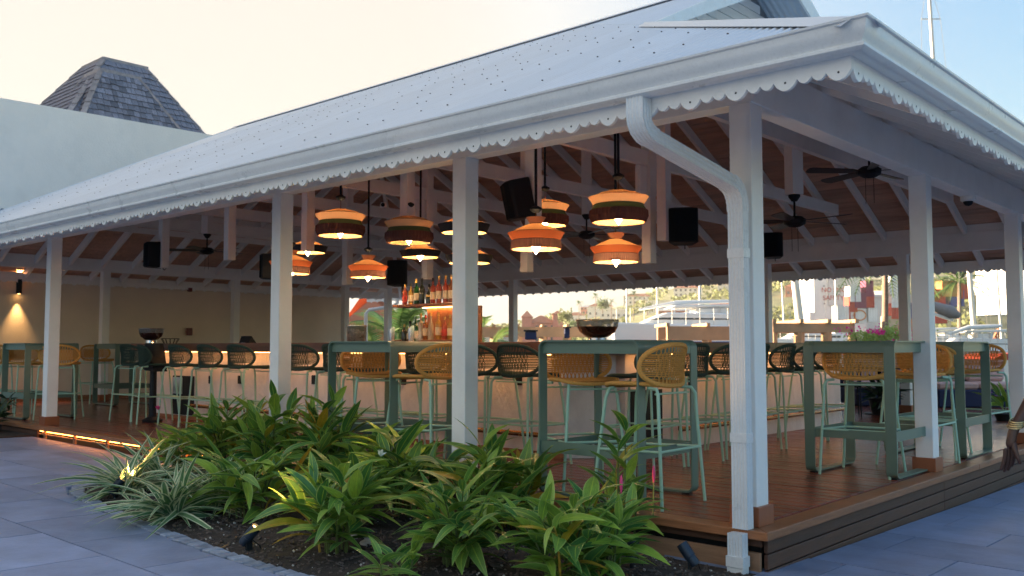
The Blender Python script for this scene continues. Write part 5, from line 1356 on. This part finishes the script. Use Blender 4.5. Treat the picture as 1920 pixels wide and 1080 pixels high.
# planters
def pot_plant(p, r_, h, lab, m, kind, petals=None, n=70, seed=0, tall=.5):
    rs = random.Random(seed); t = thing('potted_plant', lab, 'plant', p, 0, None)
    MB().lathe([(0, 0), (r_ * .75, 0), (r_, h), (r_ * .9, h), (r_ * .85, h * .9), (0, h * .9)], 16).build('pot', 'black', t, smooth=True)
    for i in range(n):
        a = rs.uniform(0, 6.3); el = rs.uniform(.1, 1.5); d = Vector((math.cos(a) * math.cos(el), math.sin(a) * math.cos(el), math.sin(el)))
        o = link('leaf', rs.choice(m), t); set_dir(o, Vector((0, 0, h)) + d * rs.uniform(0, tall * .5), d + Vector((0, 0, rs.uniform(-.4, .2))), tall * rs.uniform(.4, .8), rs.uniform(-1, 1))
    if petals:
        for i in range(18):
            a = rs.uniform(0, 6.3); q = MB(); o = MB().lathe([(0, -.01), (.03, 0), (0, .012)], 6).build('blossom', petals, t); o.location = (r_ * 1.2 * math.cos(a), r_ * 1.2 * math.sin(a), h + rs.uniform(.0, tall * .6))
p = dist(1655, 790, 14.0); pot_plant((p.x, p.y, 0), .2, .25, 'round dark potted shrub beyond the square table', DARK, 0, n=80, seed=1, tall=.45)
p = dist(1885, 775, 13.0); pot_plant((p.x, p.y, 0), .15, .1, 'purple orchids in a pot by the far right pillar', LEAF, 0, 'orchid', n=26, seed=2, tall=.55)
p = dist(1555, 720, 13.4); pot_plant((p.x, p.y, .73), .05, .1, 'small spiky plant in a vase on the dark table', LEAF, 0, n=14, seed=3, tall=.4)
def bougainvillea(u, v, D, w_, lab, seed):
    rs = random.Random(seed); p = dist(u, v, D); t = thing('bougainvillea_bush', lab, 'flowering bush', (p.x, p.y, .1), PI / 2 - yaw)
    zc = p.z - .1
    MB().box(-w_ / 2, w_ / 2, -.25, .25, -.3, zc - .32).build('planter_box', 'tanw', t)
    for i in range(5): MB().tube([(w_ * (i - 2) / 6, 0, zc - .5), (w_ * (i - 2) / 5, .05, zc)], .012, 5).build('stem', 'stem', t)
    q = MB(); q2 = MB()
    for i in range(1900):
        x = rs.gauss(0, w_ * .26); z = zc + rs.gauss(0, .085) + .05 * math.sin(x * 5); y = rs.gauss(0, .14); s_ = rs.uniform(.015, .035)
        Mx = Matrix.Translation((x, y, z)) @ Euler((rs.random() * 6, rs.random() * 6, 0)).to_matrix().to_4x4()
        tq = q if noise.noise(Vector((x * 3.5, z * 5, seed))) > .02 else q2
        tq.add([Mx @ Vector(c) for c in ((-s_, 0, 0), (0, -s_ * .6, 0), (s_, 0, 0), (0, s_ * .6, 0))], [(0, 1, 2, 3)])
    q.build('blossoms', 'bougain', t, kind='stuff'); q2.build('foliage', 'leaf', t, kind='stuff')
bougainvillea(1655, 630, 17.5, 1.25, 'magenta bougainvillea bush beyond the square table', 4)
# big fan palms behind the bottles
def palm(p, trunk, r_, nf, lab, seed, cat='palm tree', mats='palmf', droop=.6, group=None):
    rs = random.Random(seed); t = thing('palm_tree', lab, cat, p, 0, group)
    if trunk > .1:
        n_ = max(6, int(trunk / .5)); MB().tube([(math.sin(i / n_ * 1.2) * .12 * trunk * .3, 0, trunk * i / n_) for i in range(n_ + 1)], [(.16 if trunk > 3 else .1) * (1 - .35 * i / n_) * (1 + .05 * (i % 2)) for i in range(n_ + 1)], 10).build('trunk', 'palmt', t, smooth=True)
    top = Vector((math.sin(1.2) * .12 * trunk * .3, 0, trunk))
    for i in range(nf):
        a = i * 2.399; el = rs.uniform(-.2, 1.3); L_ = r_ * rs.uniform(.75, 1.1); q = MB(); c = math.cos(a); s_ = math.sin(a)
        pts = []
        for k_ in range(9):
            tt = k_ / 8; pts.append(top + Vector((c * L_ * tt * math.cos(el), s_ * L_ * tt * math.cos(el), L_ * (tt * math.sin(el) - droop * tt * tt))))
        q.tube(pts, [.012 * r_] * 3 + [.006 * r_] * 6, 4)
        for k_ in range(22):
            tt = .12 + .88 * k_ / 21; j = min(7, int(tt * 8)); f_ = tt * 8 - j; p_ = pts[j].lerp(pts[j + 1], f_); tn = (pts[j + 1] - pts[j]).normalized(); sd = tn.cross(Vector((0, 0, 1))).normalized()
            ll = L_ * .34 * math.sin(PI * min(1, tt * .85 + .1)) + .02
            for sg in (-1, 1):
                d = (sd * sg + tn * .8 + Vector((0, 0, -.25))).normalized(); e = p_ + d * ll; q.add([p_, p_ + tn * ll * .10, e], [(0, 1, 2)])
        fo = q.build('frond', mats, t)
    return t
palm(dist(745, 668, 36), .6, 3.2, 16, 'bushy green palm seen left of the bottle shelves', 41, droop=.4)
palm(dist(705, 680, 33), .3, 2.4, 12, 'smaller palm close beside the cream pillar at the end of the wall', 42, droop=.4)
palm(dist(915, 672, 32), .3, 2.0, 14, 'low green palm seen just right of the second pillar', 43, droop=.5)
p = dist(905, 650, 60); palm(p - Vector((0, 0, 1)), 2.2, 1.9, 12, 'distant palm top above the low roofs right of the second pillar', 44)
p = dist(1655, 680, 38); palm(Vector((p.x, p.y, -1.4)), 6.6, 3.2, 18, 'palm tree with thick ringed trunk rising beyond the bougainvillea', 45)
p = dist(1795, 640, 60); palm(Vector((p.x, p.y, -1.4)), 6.6, 3.0, 16, 'palm tree seen through the rightmost opening', 46)
# ================================================================== WATER, HILL
q = MB(); q.box(-1140, 290, 15.3, 1000, -3.1, -1.6); struct(q.build('water', 'water'))
HV = MB(); cols = 57; rws = 24
def hill_h(u, D):       # apparent crest, in reference pixels
    pts_ = [(-900, 640), (700, 636), (880, 612), (1000, 600), (1100, 585), (1180, 565), (1300, 530), (1450, 500), (1700, 470), (1950, 455), (2600, 440), (3400, 470)]
    for (a, va), (c, vc) in zip(pts_[:-1], pts_[1:]):
        if a <= u <= c: return va + (vc - va) * (u - a) / (c - a)
    return 600
HUS = [-700 + i * 55 for i in range(cols)]
def hill_z(u, t):       # t 0..1 from foot to crest; returns point
    D = 330 + 420 * t; v = hill_h(u, D); crest = (649 - v) / F * 750
    z = -2 + (crest + 2) * (t ** .9)
    z += 3.5 * noise.noise(Vector((u * .01, t * 5, 2))) * min(1, t * 3)
    d = (vdir(u)); return Vector((CAM.x + d.x * D, CAM.y + d.y * D, z))
def vdir(u):
    d = fw * F + rt * (u - CX); d.z = 0; h = Vector((fw.x, fw.y, 0)).normalized(); return d / d.dot(h)
for j in range(rws + 1):
    for i in range(cols): HV.v.append(tuple(hill_z(HUS[i], j / rws)))
for j in range(rws):
    for i in range(cols - 1): HV.f.append((j * cols + i, j * cols + i + 1, (j + 1) * cols + i + 1, (j + 1) * cols + i))
struct(HV.build('hill', 'hill', smooth=True))
# wooded cover
rs = random.Random(9)
cl = MB()
for i in range(4200):
    u = rs.uniform(850, 2150); t = rs.uniform(0.02, 1) ; p = hill_z(u, t)
    if noise.noise(Vector((u * .012, t * 5, 7))) < .02: continue
    s_ = rs.uniform(1.2, 3.2)
    for k_ in range(7):
        c = p + Vector((rs.gauss(0, s_ * .5), rs.gauss(0, s_ * .5), s_ * rs.uniform(.1, 1.1))); r_ = s_ * rs.uniform(.25, .5)
        Mx = Matrix.Translation(c) @ Euler((rs.random() * 6, rs.random() * 6, 0)).to_matrix().to_4x4()
        cl.add([Mx @ Vector(x) for x in ((-r_, -r_ * .6, 0), (r_, -r_ * .6, .3 * r_), (r_ * .7, r_, 0), (-r_ * .7, r_ * .8, -.3 * r_))], [(0, 1, 2, 3)])
cl.build('hillside_woods', 'tree', kind='stuff', label='dense trees covering the far hillside')
# houses on the hill
def house(u, t, w_, h_, d_, m, lab, roof='tile', nwin=4, z_extra=0, base=None):
    p = hill_z(u, t) if base is None else base
    dd = (Vector((p.x, p.y, 0)) - Vector((CAM.x, CAM.y, 0))); an = math.atan2(dd.y, dd.x) - PI / 2
    o = thing('hillside_house', lab, 'house', (p.x, p.y, p.z + z_extra), an, 'houses on the far hillside')
    MB().box(-w_ / 2, w_ / 2, -d_ / 2, d_ / 2, -6, h_).build('wall', m, o)
    if roof == 'flat': MB().box(-w_ / 2 - .3, w_ / 2 + .3, -d_ / 2 - .3, d_ / 2 + .3, h_ + .01, h_ + .5).build('roof', 'housew', o)
    else: MB().add([(-w_ / 2 - .4, -d_ / 2 - .4, h_ + .02), (w_ / 2 + .4, -d_ / 2 - .4, h_ + .02), (w_ / 2 + .4, d_ / 2 + .4, h_ + .02), (-w_ / 2 - .4, d_ / 2 + .4, h_ + .02), (-w_ / 2 + d_ / 2, 0, h_ + 2.2), (w_ / 2 - d_ / 2, 0, h_ + 2.2)], [(0, 1, 5, 4), (1, 2, 5), (2, 3, 4, 5), (3, 0, 4), (0, 3, 2, 1)]).build('roof', roof, o)
    fl = max(1, int(h_ / 3))
    for f_ in range(fl):
        for i in range(nwin):
            x = -w_ / 2 + w_ * (i + .5) / nwin; MB().box(x - .6, x + .6, -d_ / 2 - .08, -d_ / 2 - .02, f_ * 3 + .9, f_ * 3 + 2.3).build('window', 'pane', o)
    return o
hl = [(1150, .55, 16, 5, 'white hillside villa above the yacht cabin', 'housew', 'flat'), (1195, .8, 20, 6, 'long white hillside building left of the tall masts', 'housew', 'tile'), (1235, .45, 14, 5, 'low white house among the trees over the yacht', 'housew', 'flat'),
      (1290, .62, 18, 6, 'pale hillside house at mid slope beside the downpipe', 'housew', 'tile'), (1340, .92, 34, 7, 'large cream building with many windows near the hilltop', 'housew', 'flat'), (1365, .55, 12, 5, 'small red roofed house by the downpipe', 'housew', 'tile'),
      (1462, .85, 20, 6, 'cream house high on the hill right of the corner post', 'housew', 'flat'), (1482, .68, 14, 5, 'cream house second highest right of the corner post', 'housew', 'tile'), (1515, .76, 16, 5, 'white house beside the ship bridge on the hill', 'housew', 'flat'), (1505, .4, 18, 5, 'pale red walled house low on the hill right of the corner post', 'housep', 'tile'),
      (1080, .6, 12, 5, 'pale house at the left foot of the hill', 'housew', 'tile'), (1110, .35, 10, 4, 'small pale house low down behind the bowl', 'housew', 'flat'), (1770, .8, 18, 6, 'pale house on the hill in the rightmost opening', 'housew', 'tile'), (1265, .3, 14, 4, 'low white house at the water behind the yacht', 'housew', 'tile')]
for u, t, w_, h_, lb, m, rf in hl: house(u, t, w_, h_, 9, m, lb, rf, nwin=max(3, int(w_ / 3)))
rs = random.Random(77); seen = set()
for i in range(32):
    u = rs.uniform(1080, 1900); t_ = rs.uniform(.15, .97)
    w_ = rs.uniform(8, 18); h_ = rs.choice([4, 5, 6]); m_ = rs.choice(['housew', 'housew', 'housew', 'housep']); rf = rs.choice(['tile', 'flat', 'housew'])
    reg = 'above the bowl' if u < 1180 else 'above the catamaran' if u < 1300 else 'just left of the downpipe' if u < 1380 else 'right of the corner post' if u < 1530 else 'behind the ship bridge' if u < 1640 else 'behind the palm trunk' if u < 1720 else 'in the rightmost opening'
    lb = f"{'long' if w_ > 13 else 'narrow'} {'white' if m_ == 'housew' else 'salmon'} hill house, {dict(tile='red', flat='flat', housew='pale')[rf]} roof, {'near the crest' if t_ > .66 else 'mid slope' if t_ > .38 else 'low down'} {reg}"
    if lb in seen: continue
    seen.add(lb); house(u, t_, w_, h_, 8, m_, lb, rf, nwin=4)
def standing(u, v, D): p = dist(u, v, D); return Vector((p.x, p.y, -1.5))
# salmon building left of the bowl
p = standing(1015, 600, 260)
o = house(0, 0, 8.6, 9.0, 8, 'housep', 'salmon pink waterfront building with two gabled towers left of the bowl', 'tile', 4, base=p); o['group'] = 'waterfront buildings'
for x in (-4.0, 4.6):
    MB().box(x - 1.4, x + 1.4, -4.6, 3, -1, 10.6 + (x > 0) * .8).build('tower', 'housep', o)
    MB().add([(x - 1.7, -4.9, 10.62 + (x > 0) * .8), (x + 1.7, -4.9, 10.62 + (x > 0) * .8), (x + 1.7, 3.2, 10.62 + (x > 0) * .8), (x - 1.7, 3.2, 10.62 + (x > 0) * .8), (x, -.8, 12.6)], [(0, 1, 4), (1, 2, 4), (2, 3, 4), (3, 0, 4)]).build('tower_roof', 'tile', o)
o = house(0, 0, 14, 5.5, 8, 'housep', 'pale pink low building left of the salmon one', 'flat', 5, base=standing(970, 600, 270)); o['group'] = 'waterfront buildings'
o = house(0, 0, 6, 3.6, 5, 'housew', 'white roofed boat shed right of the second pillar', 'flat', 3, base=standing(915, 630, 120)); o['group'] = 'waterfront buildings'
o = house(0, 0, 3.2, 3.2, 4, 'housep', 'small pink roofed hut left of the palms', 'tile', 2, base=standing(697, 620, 48)); o['group'] = 'waterfront buildings'
# far trees one can tell apart
def far_tree(u, v, D, h, lab, seed):
    rs = random.Random(seed); p = dist(u, v, D); t = thing('shore_tree', lab, 'tree', (p.x, p.y, p.z), 0, 'trees along the far shore')
    MB().tube([(0, 0, 0), (.1, 0, h * .6)], [h * .04, h * .02], 6).build('trunk', 'palmt', t); q = MB()
    for i in range(420):
        a = rs.uniform(0, 6.3); r_ = h * .42 * rs.random() ** .5; z = h * .65 + rs.gauss(0, h * .16); s_ = h * rs.uniform(.04, .09)
        Mx = Matrix.Translation((r_ * math.cos(a), r_ * math.sin(a), z)) @ Euler((rs.random() * 6, rs.random() * 6, 0)).to_matrix().to_4x4()
        q.add([Mx @ Vector(c) for c in ((-s_, 0, 0), (0, -s_ * .6, 0), (s_, 0, 0), (0, s_ * .6, 0))], [(0, 1, 2, 3)])
    q.build('crown', 'tree', t, kind='stuff')
far_tree(1060, 615, 230, 4.5, 'round tree between the salmon building and the bowl', 1); far_tree(1078, 625, 150, 2.2, 'bright low tree behind the bowl', 2)
far_tree(1214, 592, 420, 6, 'tree on the skyline left of the masts', 3); far_tree(1130, 588, 380, 6, 'clump of trees above the bowl', 4)
for u, v, D, h, r_, lb, sd in ((1188, 600, 330, 9.0, 3.2, 'skyline palm nearest the masts', 50), (1146, 600, 330, 6.5, 2.6, 'skyline palm above the bowl', 51), (1116, 600, 330, 8.5, 3, 'skyline palm left of the bowl', 52), (1085, 605, 330, 7, 2.5, 'skyline palm right of the salmon building', 53)):
    p = dist(u, v, D); palm(p, h, r_, 11, lb, sd, group='palms on the skyline')
# ================================================================== MARINA
def pergola(u0, u1, vt, D, lab, nposts, beamh=.3):
    a = dist(u0, vt, D); c = dist(u1, vt, D); t = thing('dock_pergola', lab, 'pergola', (a.x, a.y, -1.5)); L_ = (c - a); L_.z = 0; d = L_.normalized(); h = a.z + 1.5
    MB().bar((0, 0, h), tuple(L_ + Vector((0, 0, h))), .25, beamh).build('beam', 'tanw', t)
    n2 = Vector((-d.y, d.x, 0)) * 2.2
    MB().bar(tuple(n2 + Vector((0, 0, h))), tuple(L_ + n2 + Vector((0, 0, h))), .25, beamh).build('beam', 'tanw', t)
    for i in range(nposts):
        p = L_ * (i / (nposts - 1)); MB().box(p.x - .13, p.x + .13, p.y - .13, p.y + .13, 0, h - beamh).build('post', 'tanw', t)
        MB().bar(tuple(p + Vector((0, 0, h + .12)) - n2 * .15), tuple(p + n2 * 1.15 + Vector((0, 0, h + .12))), .12, .12).build('cross_beam', 'tanw', t)
pergola(1447, 1600, 606, 30, 'tan timber dock pergola right of the corner post', 4); pergola(880, 1110, 613, 42, 'tan timber dock pergola behind the salmon building view', 6, .45)
pergola(1250, 1400, 612, 34, 'tan timber dock canopy behind the yacht stern', 3, .5)
def kiosk(u, v, D, w_, h_, m, lab):
    p = dist(u, v, D); t = thing('dock_box', lab, 'dock box', (p.x, p.y, p.z), PI / 2 - yaw, 'boxes along the dock'); MB().box(-w_ / 2, w_ / 2, -w_ / 2, w_ / 2, 0, h_).build('box_body', m, t, bevel=.03); MB().box(-w_ / 2 - .05, w_ / 2 + .05, -w_ / 2 - .05, w_ / 2 + .05, h_ + .005, h_ + .06).build('lid', 'black', t)
kiosk(995, 637, 34, .42, .30, 'navy', 'dark blue dock box below the salmon building'); kiosk(1063, 634, 34, .2, .36, 'navy', 'narrow dark dock post left of the bowl')
def mast(u, v0, v1, D, r_, lab, lean=0, rig=True):
    a = dist(u, v0, D); h = (v0 - v1) / F * D; t = thing('sailboat_mast', lab, 'mast', a, PI / 2 - yaw, 'masts in the marina')
    tx = lean / F * D
    MB().tube([(0, 0, 0), (tx, 0, h)], [r_, r_ * .8], 10).build('pole', 'alu', t, smooth=True)
    for k_ in (.45, .75):
        MB().tube([(tx * k_ - h * .05, 0, h * k_), (tx * k_ + h * .05, 0, h * k_)], r_ * .3, 6).build('spreader', 'alu', t)
    if rig:
        for s_ in (-1, 1): MB().tube([(tx, 0, h * .98), (tx * .75 + s_ * h * .05, 0, h * .75), (s_ * h * .09, 0, 0)], r_ * .10, 4).build('shroud', 'wire', t)
mast(1762, 300, -60, 70, .16, 'tall pale mast against the sky above the right roof', lean=-12)
mast(1233, 612, 330, 60, .07, 'mast rising behind the lamps left of the downpipe', 0); mast(1175, 612, 330, 80, .06, 'thin mast left of the downpipe yacht', 4)
mast(1312, 600, 330, 55, .08, 'mast behind the downpipe yacht', 4)
mast(1500, 605, 380, 46, .22, 'thick white leaning mast right of the corner post', -22, rig=False); mast(1470, 605, 330, 60, .06, 'thin dark mast right of the corner post', -10); mast(1568, 612, 380, 90, .09, 'mast in front of the ship bridge', 0)
mast(1828, 640, 340, 40, .12, 'white mast in the rightmost opening', -14); mast(1880, 660, 420, 50, .07, 'thin mast at the far right opening', -10)
def text_obj(body, size, m, parent, loc, rot, nm='lettering'):
    cu = bpy.data.curves.new(nm, 'FONT'); cu.body = body; cu.size = size; cu.extrude = .01; cu.align_x = 'CENTER'; tmp = bpy.data.objects.new(nm + '_tmp', cu); col.objects.link(tmp)
    dg = bpy.context.evaluated_depsgraph_get(); me = bpy.data.meshes.new_from_object(tmp.evaluated_get(dg)); bpy.data.objects.remove(tmp); me.materials.clear(); me.materials.append(m)
    o = link(nm, me, parent); o.location = loc; o.rotation_euler = rot; return o
def yacht(u0, u1, D, vd, vc, vt, lab, blue=False):
    """catamaran side-on; vd, vc, vt: apparent heights of deck, cabin roof and hardtop"""
    a = dist((u0 + u1) / 2, 640, D); L_ = (u1 - u0) / F * D; t = thing('catamaran', lab, 'boat', (a.x, a.y, -1.6), PI / 2 - yaw, 'boats moored in the marina')
    s_ = L_ / 12; zd, zc, zt = [(649 - v) / F * D + 2.65 for v in (vd, vc, vt)]
    for yo in (-2.6, 2.2):
        MB().prism([(-6 * s_, zd), (-5.8 * s_, zd * .5), (-5.5 * s_, .05), (5.2 * s_, 0), (6 * s_, zd * .55), (5.9 * s_, zd * .8), (4 * s_, zd * .95)], 1, (yo - .5) * s_, (yo + .5) * s_).build('hull', 'boatw', t, bevel=.05)
        MB().box(-5.2 * s_, 4.5 * s_, (yo - .515) * s_, (yo - .503) * s_, zd * .74, zd * .78).build('stripe', 'boatb', t)
    MB().box(-4.6 * s_, 5.0 * s_, -2.08 * s_, 1.68 * s_, zd * .55, zd * .93).build('bridge_deck', 'boatw', t)
    cb = MB().prism([(-4.4 * s_, zd * .94), (5.0 * s_, zd * .94), (4.8 * s_, zc - .1), (4.5 * s_, zc), (-1.9 * s_, zc + .06), (-2.6 * s_, zc - .1)], 1, -2.0 * s_, 1.7 * s_).build('cabin', 'boatw', t, bevel=.05)
    MB().prism([(-3.3 * s_, zd + .12), (4.2 * s_, zd + .12), (4.2 * s_, zc - .22), (-2.2 * s_, zc - .16)], 1, -2.03 * s_, -2.005 * s_).build('windows', 'pane', cb)
    MB().prism([(-1.6 * s_, zt - .16), (4.2 * s_, zt - .1), (4.3 * s_, zt), (-1.2 * s_, zt - .03)], 1, -1.7 * s_, 1.5 * s_).build('hardtop', 'boatw', t, bevel=.03)
    for x in (-1.3, .3, 2, 3.9): MB().tube([(x * s_, -1.6 * s_, zc), ((x + .1) * s_, -1.6 * s_, zt - .1)], .035, 6).build('support', 'alu', t)
    MB().box(.4 * s_, 2.6 * s_, -1.5 * s_, 1.2 * s_, zc + .02, zc + (zt - zc) * .6).build('helm_seat', 'boatw', t, bevel=.04)
    MB().tube([(-3.8 * s_, -.6, zc + .2), (-1.0 * s_, -.6, zt + .08), (3.4 * s_, -.6, zt + .14)], [.05, .10, .07], 8).build('sail_cover', 'boatb' if blue else 'boatw', t, smooth=True)
    for i in range(11): x = -5.7 + i; MB().tube([(x * s_, -3.0 * s_, zd * .95), (x * s_, -3.0 * s_, zd + .6)], .012, 4).build('stanchion', 'alu', t)
    for z in (.3, .6): MB().tube([(-5.8 * s_, -3.0 * s_, zd + z), (4.5 * s_, -3.0 * s_, zd + z)], .009, 4).build('guard_rail', 'alu', t)
    return t
yacht(1140, 1440, 40, 606, 590, 572, 'large white catamaran moored behind the bar between bowl and downpipe')
yacht(1435, 1590, 48, 634, 626, 618, 'white boat with blue canvas under the tan pergola', True)
yacht(1735, 1900, 38, 650, 636, 618, 'white boat in the rightmost opening above the far table')
yacht(1255, 1350, 90, 602, 594, 585, 'distant white boat with canopy above the nearer catamaran')
yacht(1690, 1830, 60, 640, 630, 620, 'white boat partly behind the second right-hand pillar')
# container ship, bridge and containers
D_S = 150
def cont(u, v, w_px, m, lab, D=D_S, hh=2.6):
    a = dist(u, v, D); w_ = w_px / F * D; t = thing('shipping_container', lab, 'container', (a.x, a.y, a.z), PI / 2 - yaw, 'shipping containers in the port')
    q = MB(); n_ = max(4, int(w_ / .5)); MB().box(-w_ / 2, w_ / 2, 0, 2.4, 0, hh).build('container_body', m, t)
    for i in range(n_): x = -w_ / 2 + w_ * (i + .5) / n_; q.box(x - .1, x + .1, -.05, -.002, .15, hh - .15)
    q.build('ribs', m, t, kind='stuff')
    for x in (-w_ / 2, w_ / 2 - .12): MB().box(x, x + .12, -.08, -.052, 0, hh).build('corner_post', m, t)
ship = thing('cargo_ship_bridge', 'white cargo ship bridge block with warning words beyond the corner post', 'ship', standing(1577, 640, 165), PI / 2 - yaw)
k_ = 165 / F
MB().box(-49 * k_, 48 * k_, 0, 10, 0, (649 - 490) * k_ + 2.5).build('bridge_block', 'boatw', ship)
MB().box(-22 * k_, 23 * k_, -.35, -.01, (649 - 572) * k_ + 2.5, (649 - 500) * k_ + 2.5).build('white_board', 'c_white', ship)
text_obj('NO SMOKING', 1.15, M['c_red'], ship, (2 * k_, -.38, (649 - 547) * k_ + 2.5), (PI / 2, 0, 0)); text_obj('SAFETY FIRST', 1.15, M['c_red'], ship, (2 * k_, -.38, (649 - 562) * k_ + 2.5), (PI / 2, 0, 0))
for x, v in ((-31, 536), (-3, 536), (10, 536), (35, 536), (-3, 552), (10, 552), (-31, 569)): MB().box((x - 1) * k_, (x + 1) * k_, -.42, -.36, (649 - v - 1) * k_ + 2.5, (649 - v + 1.3) * k_ + 2.5).build('porthole', 'pane', ship)
MB().box(-58 * k_, -49.2 * k_, 0, 6, 0, (649 - 585) * k_ + 2.5).build('side_block', 'boatw', ship)
wh = thing('port_warehouse', 'long white port warehouse behind the container stacks', 'warehouse', standing(1640, 640, 172), PI / 2 - yaw)
MB().box(-85 * 172 / F, 80 * 172 / F, 0, 12, 0, (649 - 556) * 172 / F + 2.5).build('wall', 'housew', wh); MB().box(-86 * 172 / F, 81 * 172 / F, -.3, 12.3, (649 - 556) * 172 / F + 2.51, (649 - 552) * 172 / F + 2.5).build('roof', 'c_white', wh)
for i in range(9): x = (-75 + i * 17) * 172 / F; MB().box(x - .5, x + .5, -.1, -.02, 4, 5.4).build('window', 'pane', wh)
clist = [(1585, 603, 30, 'c_white', 'white container left of the red one at the ship bridge'), (1582, 632, 34, 'c_white', 'white container at the bottom of the left stack'), (1604, 566, 20, 'c_white', 'white container high beside the bridge words'), (1631, 556, 14, 'c_maroon', 'purple container at the top of the middle stack'),
         (1614, 578, 22, 'c_maroon', 'maroon container in the middle stack under the white one'), (1632, 577, 15, 'c_red', 'red container right of the maroon one'), (1600, 585, 15, 'c_red', 'upper red container left of the palm trunk'), (1598, 606, 12, 'c_red', 'lower red container left of the palm trunk'),
         (1612, 606, 26, 'c_white', 'white container with round emblem left of the palm trunk'), (1637, 604, 18, 'c_white', 'plain white container touching the palm trunk'), (1681, 528, 20, 'c_white', 'topmost white container right of the palm trunk'), (1679, 552, 22, 'c_white', 'second white container right of the palm trunk'),
         (1683, 577, 22, 'c_white', 'third white container right of the palm trunk'), (1682, 598, 20, 'c_red', 'red container right of the palm trunk'), (1704, 598, 14, 'c_blue', 'blue container by the dark pillar'), (1676, 622, 26, 'c_tan', 'tan container low right of the palm trunk'),
         (1702, 622, 18, 'c_orange', 'orange container low by the dark pillar'), (1762, 572, 22, 'c_red', 'red container in the rightmost opening'), (1785, 556, 34, 'c_orange', 'orange container in the rightmost opening'), (1812, 560, 22, 'c_red', 'red container right of the orange one'), (1765, 606, 22, 'c_red', 'low red container behind the mast in the rightmost opening'), (1795, 574, 26, 'c_blue', 'grey blue container under the orange one')]
for u, v, w_, m, lb in clist: cont(u, v, w_, m, lb)
a = dist(1616, 602, D_S - .2); t = None
for o in list(bpy.data.objects):
    if o.get('label', '').startswith('white container with round emblem'): MB().tube([(1.0 * math.cos(i * PI / 10), -.12, 1.3 + .8 * math.sin(i * PI / 10)) for i in range(20)], .1, 5, closed=True).build('round_emblem', 'c_orange', o)
# big white ship bow at the right
p = standing(1850, 640, 90); bw_ = thing('white_ship_bow', 'huge white ship bow with anchor filling the rightmost opening', 'ship', p, PI / 2 - yaw)
k_ = 90 / F
prof = [(-50, -10), (-48, 45), (-28, 78), (-10, 93), (75, 88), (130, 88), (130, -20)]
MB().prism([(x * k_, z * k_ + 2.5) for x, z in prof], 1, 0, 12).build('hull', 'boatw', bw_)
for x in (-4, 14): MB().lathe([(0, 0), (.12, 0)], 10).build('hawse_hole', 'pane', bw_); bw_.children[-1].rotation_euler = (PI / 2, 0, 0); bw_.children[-1].location = (x * k_, -.02, 57 * k_ + 2.5)
MB().prism([(x * k_, z * k_ + 2.5) for x, z in [(8, 12), (20, 34), (26, 12), (22, 20), (18, 12), (13, 20)]], 1, -.3, -.05).build('anchor', 'tile', bw_)
for i in range(11): x = -22 + i * 12; MB().box((x - .6) * k_, (x + .6) * k_, .2, .3, 90 * k_ + 2.5, 98 * k_ + 2.5).build('rail_post', 'boatw', bw_)
MB().box(-22 * k_, 110 * k_, .2, .3, 97 * k_ + 2.5, 98.5 * k_ + 2.5).build('rail', 'boatw', bw_)
MB().box(28 * k_, 40 * k_, 1, 3, 88 * k_ + 2.5, 128 * k_ + 2.5).build('funnel', 'boatw', bw_)
MB().prism([(x * k_, z * k_ + 2.5) for x, z in [(-8, 128), (6, 88), (12, 88), (8, 100), (2, 128)]], 1, 1, 2).build('crane_leg', 'boatw', bw_)
t = thing('grey_sail_cover', 'grey furled sail on a boom over the white boat at right', 'sail', dist(1745, 580, 34), PI / 2 - yaw)
MB().tube([(-.3, 0, .25), (.3, 0, .05), (.75, 0, -.12), (1.05, 0, -.25)], [.14, .2, .26, .1], 10).build('furled_sail', mat('grey_canvas', (.25, .23, .23), .8), t, smooth=True)
MB().tube([(-.4, 0, .0), (.8, 0, -.4)], .06, 8).build('boom', 'boatw', t)
t = thing('red_awning', 'red awning over the dock at the far right', 'awning', dist(1885, 675, 26), PI / 2 - yaw); MB().prism([(-.35, 0), (-.1, .16), (.5, .2), (.5, .0)], 1, 0, 2).build('awning_cloth', 'c_red', t); MB().box(-.3, .5, .0, .04, -1.5, -.01).build('kiosk_wall', 'housew', t)
# ================================================================== HAZE
hz_ = MB().box(-1150, 300, -75, 1010, -4.2, 118)
m_, n_, b_ = newmat('warm_haze'); n_.nodes.remove(b_); pv_ = n_.nodes.new('ShaderNodeVolumePrincipled'); pv_.inputs['Density'].default_value = .0002; pv_.inputs['Color'].default_value = (1, .96, .90, 1)
n_.links.new(pv_.outputs[0], n_.nodes['Material Output'].inputs['Volume'])
USE_HAZE = True
if USE_HAZE: hz_.build('haze', m_, kind='stuff')
